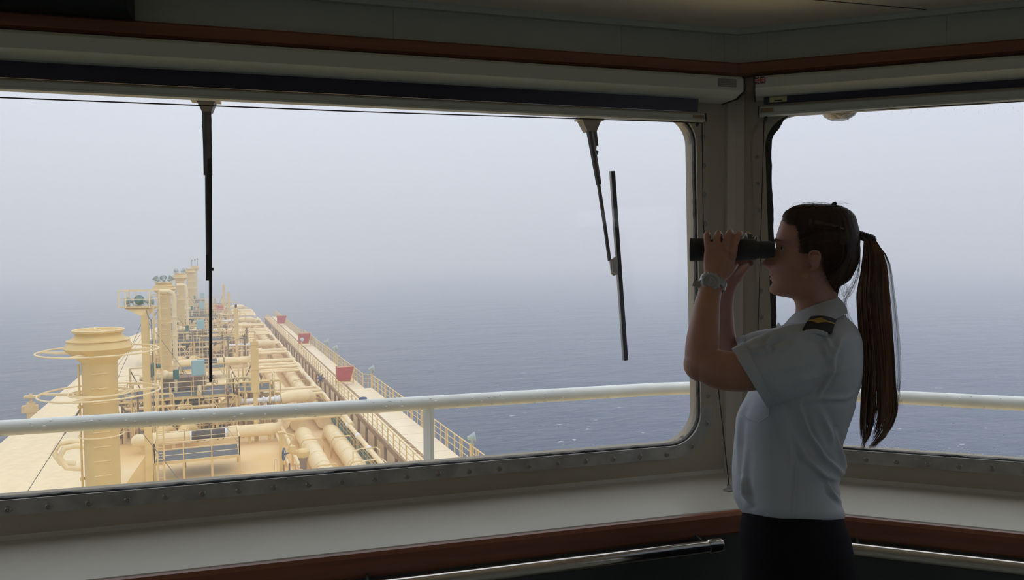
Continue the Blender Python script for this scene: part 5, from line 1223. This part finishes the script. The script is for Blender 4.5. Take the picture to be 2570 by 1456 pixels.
# ---- shirt
TOR = [(776,2022,2104,.044),(785,2012,2112,.050),(795,1998,2124,.062),(806,1978,2138,.084),(818,1960,2150,.113),(830,1946,2157,.144),(843,1936,2162,.167),(860,1925,2166,.182),(890,1910,2168,.188),(930,1897,2168,.186),(970,1882,2161,.180),(1000,1868,2150,.172),(1020,1856,2148,.166),(1045,1846,2141,.160),(1080,1842,2128,.154),(1110,1840,2120,.150),(1145,1838,2121,.149),(1175,1837,2125,.150),(1190,1837,2124,.150),(1205,1837.5,2110,.150),(1222,1838,2107,.150),(1240,1840,2110,.151),(1258,1844,2112,.153),(1275,1851,2116,.154),(1290,1858,2124,.155),(1304,1868,2120,.150)]
mb = MB(); rings = []
def torpt(row, phi, grow=0, ex=2.35):
    y, f, b, w = row; cs, sn = math.cos(phi), math.sin(phi); u = math.copysign(abs(cs)**(2/ex), cs); v = math.copysign(abs(sn)**(2/ex), sn)
    x = (f+b)/2-((b-f)/2+grow*1000)*u; return (x, y, (w+grow)*v)
yy = 776
while yy <= 1304:
    tab = [interp([(r[0], r[i]) for r in TOR], yy) for i in (1, 2, 3)]
    ring_ = []
    for j in range(64):
        x, y_, dd = torpt((yy, *tab), 2*math.pi*j/64); xr = (x-(tab[0]+tab[1])/2)/((tab[1]-tab[0])/2)
        hem = 0
        if yy > 1240: hem = (yy-1240)/64*( (x-1990)/135*7 + 5*(1-xr*xr) - 6)
        ring_.append(P3(x, y_+hem, D0+dd))
    rings.append(ring_); yy += 8
mb.loft(rings)
# sleeves
def sleeve(pts, n=28, seg=16):
    S_ = smoothpath(pts, seg); P = []; R_ = []
    rr_ = []
    for i, (x, y, D, ax, ay, wd) in enumerate(S_):            # (ax, ay) = half vector of the section in px
        c = P3(x, y, D); A = P3(x+ax, y+ay, D)-c; B = (c-CAM).normalized()*wd; ring = []
        for j in range(n):
            a = 2*math.pi*j/n; ring.append(c+A*math.cos(a)+B*math.sin(a))
        rr_.append(ring)
    mb.loft(rr_)
sleeve([(1882.5,948,1.672,-42.5,-70,.068),(1905,937,1.675,-39,-76,.071),(1950,921,1.685,-32,-85,.074),(2000,905,1.70,-24,-88,.077),(2050,893,1.725,-14,-84,.078),(2095,885,1.76,-4,-72,.07)])
sleeve([(1862,885,2.02,-14,-34,.058),(1900,878,2.01,-16,-42,.062),(1950,872,2.00,-14,-48,.07),(2010,868,1.98,-8,-52,.07),(2060,868,1.95,-2,-54,.07)])
o = mb.build('shirt', M_shirt, PER)
rm = o.modifiers.new('remesh', 'REMESH'); rm.mode = 'VOXEL'; rm.voxel_size = .0034
sm_ = o.modifiers.new('smooth', 'SMOOTH'); sm_.factor = .5; sm_.iterations = 6
FOLDS = [  # polyline in px, height m, width px, near side only
 ([(2005,1020),(2030,1090),(2070,1150),(2118,1190)], .0055, 5), ([(1995,1090),(2020,1150),(2070,1195),(2100,1205)], .0045, 6), ([(2098,1085),(2108,1130),(2126,1178)], .005, 5),
 ([(2060,1030),(2085,1090),(2105,1150)], .0035, 7), ([(2076,1208),(2085,1235),(2108,1260)], .005, 4), ([(2100,905),(2075,960),(2050,1000)], .0035, 5), ([(2110,850),(2090,900),(2086,930)], .003, 6),
 ([(1875,1000),(1858,1040),(1852,1120),(1855,1220)], .003, 5), ([(1870,1130),(1866,1220),(1872,1270)], .003, 6), ([(1885,1265),(1872,1240),(1868,1200)], .006, 5), ([(1950,1010),(1968,1060),(1985,1120),(1992,1170)], .0035, 9),
 ([(1846,882),(1900,885),(1935,872),(1960,862)], .004, 5), ([(1890,872),(1925,866),(1945,846),(1975,836)], .006, 5), ([(1925,885),(1975,870),(2010,850)], .003, 7), ([(1930,868),(1930,885)], .004, 4), ([(1985,838),(2030,836),(2070,850),(2090,880)], .0035, 6),
 ([(2080,900),(2070,880),(2064,858)], .003, 5), ([(1890,940),(1960,925),(2040,905)], .0016, 10), ([(2000,960),(2060,940),(2110,930)], .0022, 9), ([(1997,1140),(1994,1220),(1988,1296)], .0018, 2.2), ([(2010,1010),(2060,1000),(2120,1000),(2140,990)], .003, 6)]
Rt3 = R3.transposed()
def proj(p): q = Rt3 @ (p-CAM); return 1285+F*q.x/-q.z, 728-F*q.y/-q.z, -q.z
def segd(px, py, pl):
    best = 1e9; tt = 0
    for k, ((ax, ay), (bx, by)) in enumerate(zip(pl, pl[1:])):
        vx, vy = bx-ax, by-ay; t = max(0, min(1, ((px-ax)*vx+(py-ay)*vy)/(vx*vx+vy*vy))); d = math.hypot(px-ax-t*vx, py-ay-t*vy)
        if d < best: best = d; tt = (k+t)/(len(pl)-1)
    return best, tt
BB = [(min(x for x, y in pl)-25, max(x for x, y in pl)+25, min(y for x, y in pl)-25, max(y for x, y in pl)+25) for pl, h, w in FOLDS]
def shirt_post(co, no):
    x, y, D = proj(co); h = 0
    if D < 1.9:
        for (pl, hh, w), (a, b, c, d) in zip(FOLDS, BB):
            if a < x < b and c < y < d:
                ds, t = segd(x, y, pl); env = math.sin(math.pi*min(1, max(0, .08+t*.84)))
                h += hh*1.7*env*(math.exp(-(ds/w)**2) - .45*math.exp(-((ds-2.2*w)/(1.3*w))**2))
    h += .0012*math.sin(x*.045+y*.021+D*9)*math.sin(y*.033-x*.012+D*14)
    return co+no*h
shirt = apply_mesh(o, 'shirt', M_shirt, PER, shirt_post)
# cuffs: turned hem bands
def cuff(p, q, wd, wd2, name='sleeve_cuff'):
    mb = MB(); rr_ = []
    (x0, y0, D, ax, ay), (x1, y1, D1, bx_, by_) = p, q
    for (x, y, Dd, a_, b_, w_, g) in ((x0,y0,D,ax,ay,wd,1.035),(x1,y1,D1,bx_,by_,wd2,1.035),(x1,y1,D1,bx_,by_,wd2,.93),(x0,y0,D,ax,ay,wd,.93)):
        c = P3(x, y, Dd); A = (P3(x+a_, y+b_, Dd)-c)*g; B = (c-CAM).normalized()*w_*g; rr_.append([c+A*math.cos(2*math.pi*j/32)+B*math.sin(2*math.pi*j/32) for j in range(32)])
    mb.loft(rr_, closed=True); return mb.build(name, M_shirt, shirt)
cuff((1880.5,949,1.672,-43,-71), (1907,937,1.676,-40,-77.5), .0695, .0725)
cuff((1859,886,2.02,-14,-35), (1882,881,2.015,-15,-39.5), .059, .0625)
# collar
mb = MB(); rr_ = []
def colpt(t, lvl):   # t 0 front-near .. 1 around the back to the far front
    ang = math.radians(20+320*t); cs, sn = math.cos(ang), -math.sin(ang)
    top_ = (2046-56*cs+(3 if cs < 0 else 0), 764-(-cs)*18+(6 if cs > 0 else 0)*cs, sn*.057)
    bot = (2050-88*cs if cs > 0 else 2048-74*cs, 817+13*max(cs, 0)-31*max(-cs, 0)**1.3, sn*(.112-.03*abs(cs)**2))
    k = lvl; return tuple(a+(b-a)*k for a, b in zip(top_, bot))
for t in [i/48 for i in range(49)]:
    sec = []
    for lvl, g in ((0, 0), (.33, .007), (.66, .010), (1, .006), (1, .003), (.66, .007), (.33, .004), (0, -.003)):
        x, y, dd = colpt(t, lvl); ang = math.radians(20+320*t); sec.append(P3(x-g*900*math.cos(ang), y, D0+dd+g*(-math.sin(ang))))
    rr_.append(sec)
mb.loft(rr_); mb.build('collar', M_shirt, shirt)
# second collar point / placket flap at the throat
mb = MB(); pts = [(1953,808,1.835),(1949,818,1.838),(1957,836,1.82),(1972,846,1.80),(1968,826,1.80)]
mb.loft([[P3(*p) for p in pts], [P3(p[0], p[1], p[2]-.004) for p in pts]]); mb.build('collar_point', M_shirt, shirt, smooth=False)
# pocket seams
def seam(name, pts, r=.0011, m=None):
    sh = []
    mb = MB(); mb.tube([V(q) for q in smoothpath([tuple(P3(*p)) for p in pts], 18)], r, 6); mb.build(name, m or M_shirt, shirt)
def surfD(x, y, bias=.0015):
    # near-side depth of the torso at a pixel
    tab = [interp([(r[0], r[i]) for r in TOR], y) for i in (1, 2, 3)]; c = (tab[0]+tab[1])/2; u = min(.999, abs(x-c)/((tab[1]-tab[0])/2)); return D0-tab[2]*(1-u**2.35)**(1/2.35)-bias
mb = MB()
for a, b in zip([(1930,1008),(1929,1044),(1906,1060),(1870,1050),(1853,1040)], [(1929,1044),(1906,1060),(1870,1050),(1853,1040)]):
    mb.tube([P3(a[0]+(b[0]-a[0])*k/4, a[1]+(b[1]-a[1])*k/4, surfD(a[0]+(b[0]-a[0])*k/4, a[1]+(b[1]-a[1])*k/4, .001)) for k in range(5)], .0014, 6)
mb.build('pocket_edge', M_shirt, shirt)
# epaulette
def patch(name, corners, m, parent, th=.004, n=8, lift=0):
    """curved quad: corners (px,py,D) TL TR BR BL, bulging up"""
    mb = MB(); rows = []
    for i in range(n+1):
        s = i/n; L_ = [a+(b-a)*s for a, b in zip(corners[0], corners[3])]; Rr = [a+(b-a)*s for a, b in zip(corners[1], corners[2])]; row = []
        for j in range(n+1):
            t = j/n; q = [a+(b-a)*t for a, b in zip(L_, Rr)]; row.append(P3(q[0], q[1]-5*math.sin(math.pi*t)-3*math.sin(math.pi*s)-lift, q[2]-.010*math.sin(math.pi*s)))
        rows.append(row)
    up_ = V((0,0,1))*.5-CW*.8; up_.normalize()
    vs = [p+up_*th for r in rows for p in r]+[p-up_*th for r in rows for p in r]; N = (n+1)**2; fs = []
    for i in range(n):
        for j in range(n):
            a = i*(n+1)+j; fs.append((a, a+1, a+n+2, a+n+1)); fs.append((N+a+n+1, N+a+n+2, N+a+1, N+a))
    e_ = [i for i in range(n+1)]+[i*(n+1)+n for i in range(1, n+1)]+[n*(n+1)+j for j in range(n-1, -1, -1)]+[i*(n+1) for i in range(n-1, 0, -1)]
    for a, b in zip(e_, e_[1:]+e_[:1]): fs.append((a, a+N, b+N, b))
    mb.add(vs, fs); return mb.build(name, m, parent)
M_navy = mat('black_epaulette_cloth', (.008,.008,.010), .7, bump=.2, bs=400)
ep = patch('epaulette', [(2034,796,1.752),(2099,804,1.752),(2087,838,1.672),(2013,830,1.670)], M_navy, shirt, .004)
up_ = V((0,0,1))*.5-CW*.8; up_.normalize()
M_gold = mat('gold_braid', (.55,.36,.06), .4, .3)
def estripe(s0, s1, t0, t1, nm, h=.0052):
    cs = [(2034,796,1.752),(2099,804,1.752),(2087,838,1.672),(2013,830,1.670)]; mb = MB(); n = 14; ra, rb = [], []
    def pt(t, s):
        L_ = [a+(b-a)*s for a, b in zip(cs[0], cs[3])]; Rr = [a+(b-a)*s for a, b in zip(cs[1], cs[2])]; q = [a+(b-a)*t for a, b in zip(L_, Rr)]
        return P3(q[0], q[1]-5*math.sin(math.pi*t)-3*math.sin(math.pi*s), q[2]-.010*math.sin(math.pi*s))+up_*h
    for i in range(n+1):
        t = t0+(t1-t0)*i/n; a, b = s0(t), s1(t); ra.append(pt(t, a)); rb.append(pt(t, b))
    for i in range(n):
        q = [ra[i], ra[i+1], rb[i+1], rb[i]]; mb.add(q+[p-up_*.0012 for p in q], [(0,1,2,3),(7,6,5,4),(0,4,5,1),(1,5,6,2),(2,6,7,3),(3,7,4,0)])
    return mb.build(nm, M_gold, ep, smooth=False)
dia = lambda t: .17*max(0, 1-abs(t-.42)/.28)
estripe(lambda t: .42-dia(t)-.05, lambda t: .42-dia(t)+.05, 0, 1, 'gold_stripe'); estripe(lambda t: .42+dia(t)-.05, lambda t: .42+dia(t)+.05, 0, 1, 'gold_stripe')
estripe(lambda t: .42-dia(t)*.9, lambda t: .42+dia(t)*.9, .18, .66, 'gold_diamond', .0046)
# white strap under the slide
patch('shoulder_strap', [(2022,826,1.690),(2076,834,1.690),(2078,846,1.666),(2018,840,1.664)], M_shirt, shirt, .0025)
# ---- trousers
mb = MB(); rows = [(1262,1868,2106,.132),(1290,1862,2114,.140),(1310,1857,2120,.148),(1345,1855,2134,.160),(1400,1860,2145,.168),(1456,1862,2150,.170),(1500,1866,2148,.168)]
y = 1262; rings = []
while y <= 1500:
    tab = [interp([(r[0], r[i]) for r in rows], y) for i in (1, 2, 3)]; rings.append([P3(q[0], q[1], D0+q[2]) for q in (torpt((y, *tab), 2*math.pi*j/48, 0, 2.5) for j in range(48))]); y += 17
mb.loft(rings)
for s, D in ((-1, 1.765), (1, 1.935)):
    a = at(2004,1480,D); rr_ = []
    for k in range(9):
        t = k/8; z = a.z*(1-t)+.09*t+.0; cx = at(2006-0*t, 1480, D); c = V((cx.x, cx.y, z)); wx = (.125*(1-t)+.075*t); wd = (.085*(1-t)+.065*t)
        rr_.append([c+right2*wx*math.cos(2*math.pi*j/32)+fwd2*wd*math.sin(2*math.pi*j/32) for j in range(32)])
    mb.loft(rr_)
o = mb.build('trousers', M_trouser, PER); rm = o.modifiers.new('remesh', 'REMESH'); rm.mode = 'VOXEL'; rm.voxel_size = .008
sm_ = o.modifiers.new('smooth', 'SMOOTH'); sm_.factor = .5; sm_.iterations = 4; apply_mesh(o, 'trousers', M_trouser, PER)
for s, D in ((-1, 1.77), (1, 1.93)):
    a = at(2004,1900,D); a = V((a.x, a.y, 0)); mb = MB()
    prof = [(.07, .040, .085), (.02, .045, .08), (-.05, .046, .065), (-.12, .047, .05), (-.17, .040, .042), (-.20, .018, .03)]
    mb.loft([[a+right2*x+fwd2*w*math.cos(2*math.pi*j/20)+V((0,0, max(0, h*.5+h*.55*math.sin(2*math.pi*j/20)))) for j in range(20)] for x, w, h in prof]); mb.build('shoe', M_black, PER)
# ---- wristwatch (worn on the near wrist)
wc = P3(1789, 712, 1.745); ax_ = (P3(1797,690,1.757)-P3(1780,737,1.73)).normalized(); sd2 = CW.cross(ax_).normalized()
M_res = mat('smoky_resin', (.34,.35,.34), .25, var=.15, vs=60, spec=.8)
mb = MB(); outer, rr_ = [], []
B2 = ax_.cross(sd2).normalized()
for g, h in ((0.0, -.0105), (.0035, -.009), (.0035, .009), (0, .0105)):
    rr_.append([wc+sd2*(.0285+g)*math.cos(2*math.pi*j/36)+B2*(.0235+g)*math.sin(2*math.pi*j/36)+ax_*h for j in range(36)])
rr_.append([wc+sd2*.0265*math.cos(2*math.pi*j/36)+B2*.0215*math.sin(2*math.pi*j/36) for j in range(36)])
mb.loft(rr_, closed=True); wt_ = mb.build('wristwatch', M_res, PER)
fc = P3(1783, 707, 1.712); nrm = ((CAM-fc).normalized()*1.0-right2*.10+V((0,0,.1))).normalized()
mb = MB(); mb.lathe(fc-nrm*.010, [(.0195,0),(.0215,.002),(.0215,.008),(.0200,.010),(.0170,.0115),(.0150,.0115),(.0145,.010),(.001,.010)], 28, nrm)
xd = nrm.orthogonal().normalized(); yd = nrm.cross(xd)
for k in range(8):
    a = k*math.pi/4+.3; c = fc-nrm*.0045+(xd*math.cos(a)+yd*math.sin(a))*.0213; mb.ball(c, .0032, 8, (1,1,1.2))
mb.build('watch_case', M_res, wt_)
mb = MB(); mb.lathe(fc-nrm*.0005, [(.0145,0),(.001,.0003)], 24, nrm); mb.build('watch_dial', mat('grey_dial', (.15,.14,.13), .3), wt_)
mb = MB(); mb.ring(fc+nrm*.0002, .0105, .0008, nrm, 24, 5); mb.ring(fc+nrm*.0003, .0045, .0007, nrm, 16, 5); mb.cyl(fc, fc+nrm*.001, .0018, 10)
for a, L_ in ((.5, .010), (2.4, .007), (4.1, .009), (5.4, .006)): mb.bar(fc+nrm*.0006, fc+nrm*.0006+(xd*math.cos(a)+yd*math.sin(a))*L_, .0012, .0008)
mb.build('watch_hands', mat('silver_marks', (.45,.43,.40), .3, .6), wt_)
mb = MB(); a = P3(1759,712,1.735); mb.box(P3(1750,713,1.74), (.022,.004,.0155), 0, Matrix.Rotation(-TH, 3, 'Z') @ Matrix.Rotation(math.radians(18), 3, 'Y')); mb.build('strap_end', M_res, wt_, smooth=False, bevel=.001)
# ================================================================= BINOCULARS
BN = thing('binoculars', 'black binoculars held up to the woman\'s eyes with both hands', 'binoculars', P3(1835, 640, 1.85))
M_rub = mat('black_rubber_armour', (.014,.014,.016), .5, bump=.15, bs=300)
bx_ = lambda px, D: P3(px, 627, D)
for D, nm in ((1.812, 'near'), (1.888, 'far')):
    A = bx_(1731, D); Bv = bx_(1943, D); d = (Bv-A).normalized(); q = lambda px: (bx_(px, D)-A).dot(d); k = D/F
    mb = MB(); mb.lathe(A, [(.0245,.004),(.0255,.0005),(.0278,0),(.0288,.003),(29.5*k,q(1737)),(29.5*k,q(1763)),(28.5*k,q(1766)),(26.5*k,q(1770)),(27*k,q(1790)),(27.5*k,q(1850)),(27.5*k,q(1880)),(26*k,q(1895)),(22*k,q(1903)),(21*k,q(1908))], 36, d); mb.build('barrel', M_rub, BN)
    mb = MB(); mb.lathe(A+d*q(1900), [(20*k,0),(22*k,.001),(22.5*k,q(1932)-q(1900)),(21*k,q(1934)-q(1900)),(20*k,q(1935)-q(1900))], 32, d); mb.build('eyepiece', M_black, BN)
    mb = MB(); mb.lathe(A+d*q(1935), [(19*k,0),(19.5*k,q(1940)-q(1935)),(18*k,q(1943)-q(1935)),(14*k,q(1943)-q(1935)),(13*k,.001)], 32, d); mb.build('eyecup', M_rub, BN)
    mb = MB(); mb.lathe(A, [(.0245,.0042),(.015,.003),(.001,.0025)], 28, d); mb.build('objective_lens', M_lens, BN)
A = P3(1785, 615, 1.85); Bv = P3(1890, 612, 1.85); mb = MB(); mb.cyl(P3(1795,618,1.85), P3(1885,616,1.85), .010, 16); mb.box(P3(1800,622,1.85), (.020,.05,.022), -TH); mb.box(P3(1875,620,1.85), (.016,.06,.022), -TH); mb.build('bridge', M_rub, BN)
mb = MB(); mb.lathe(P3(1872,600,1.85), [(.010,0),(.0125,.001),(.0125,.012),(.010,.013)], 20, right2); mb.lathe(P3(1890,603,1.85), [(.0085,0),(.010,.001),(.010,.007),(.008,.008)], 20, right2); mb.build('focus_wheel', mat('ribbed_grey', (.10,.10,.10), .35, .3), BN)
for D in (1.812, 1.888): mb = MB(); mb.tube([P3(1893,600,D), P3(1896,594,D), P3(1901,594,D), P3(1903,601,D)], .0016, 6); mb.build('strap_lug', M_chrome, BN)
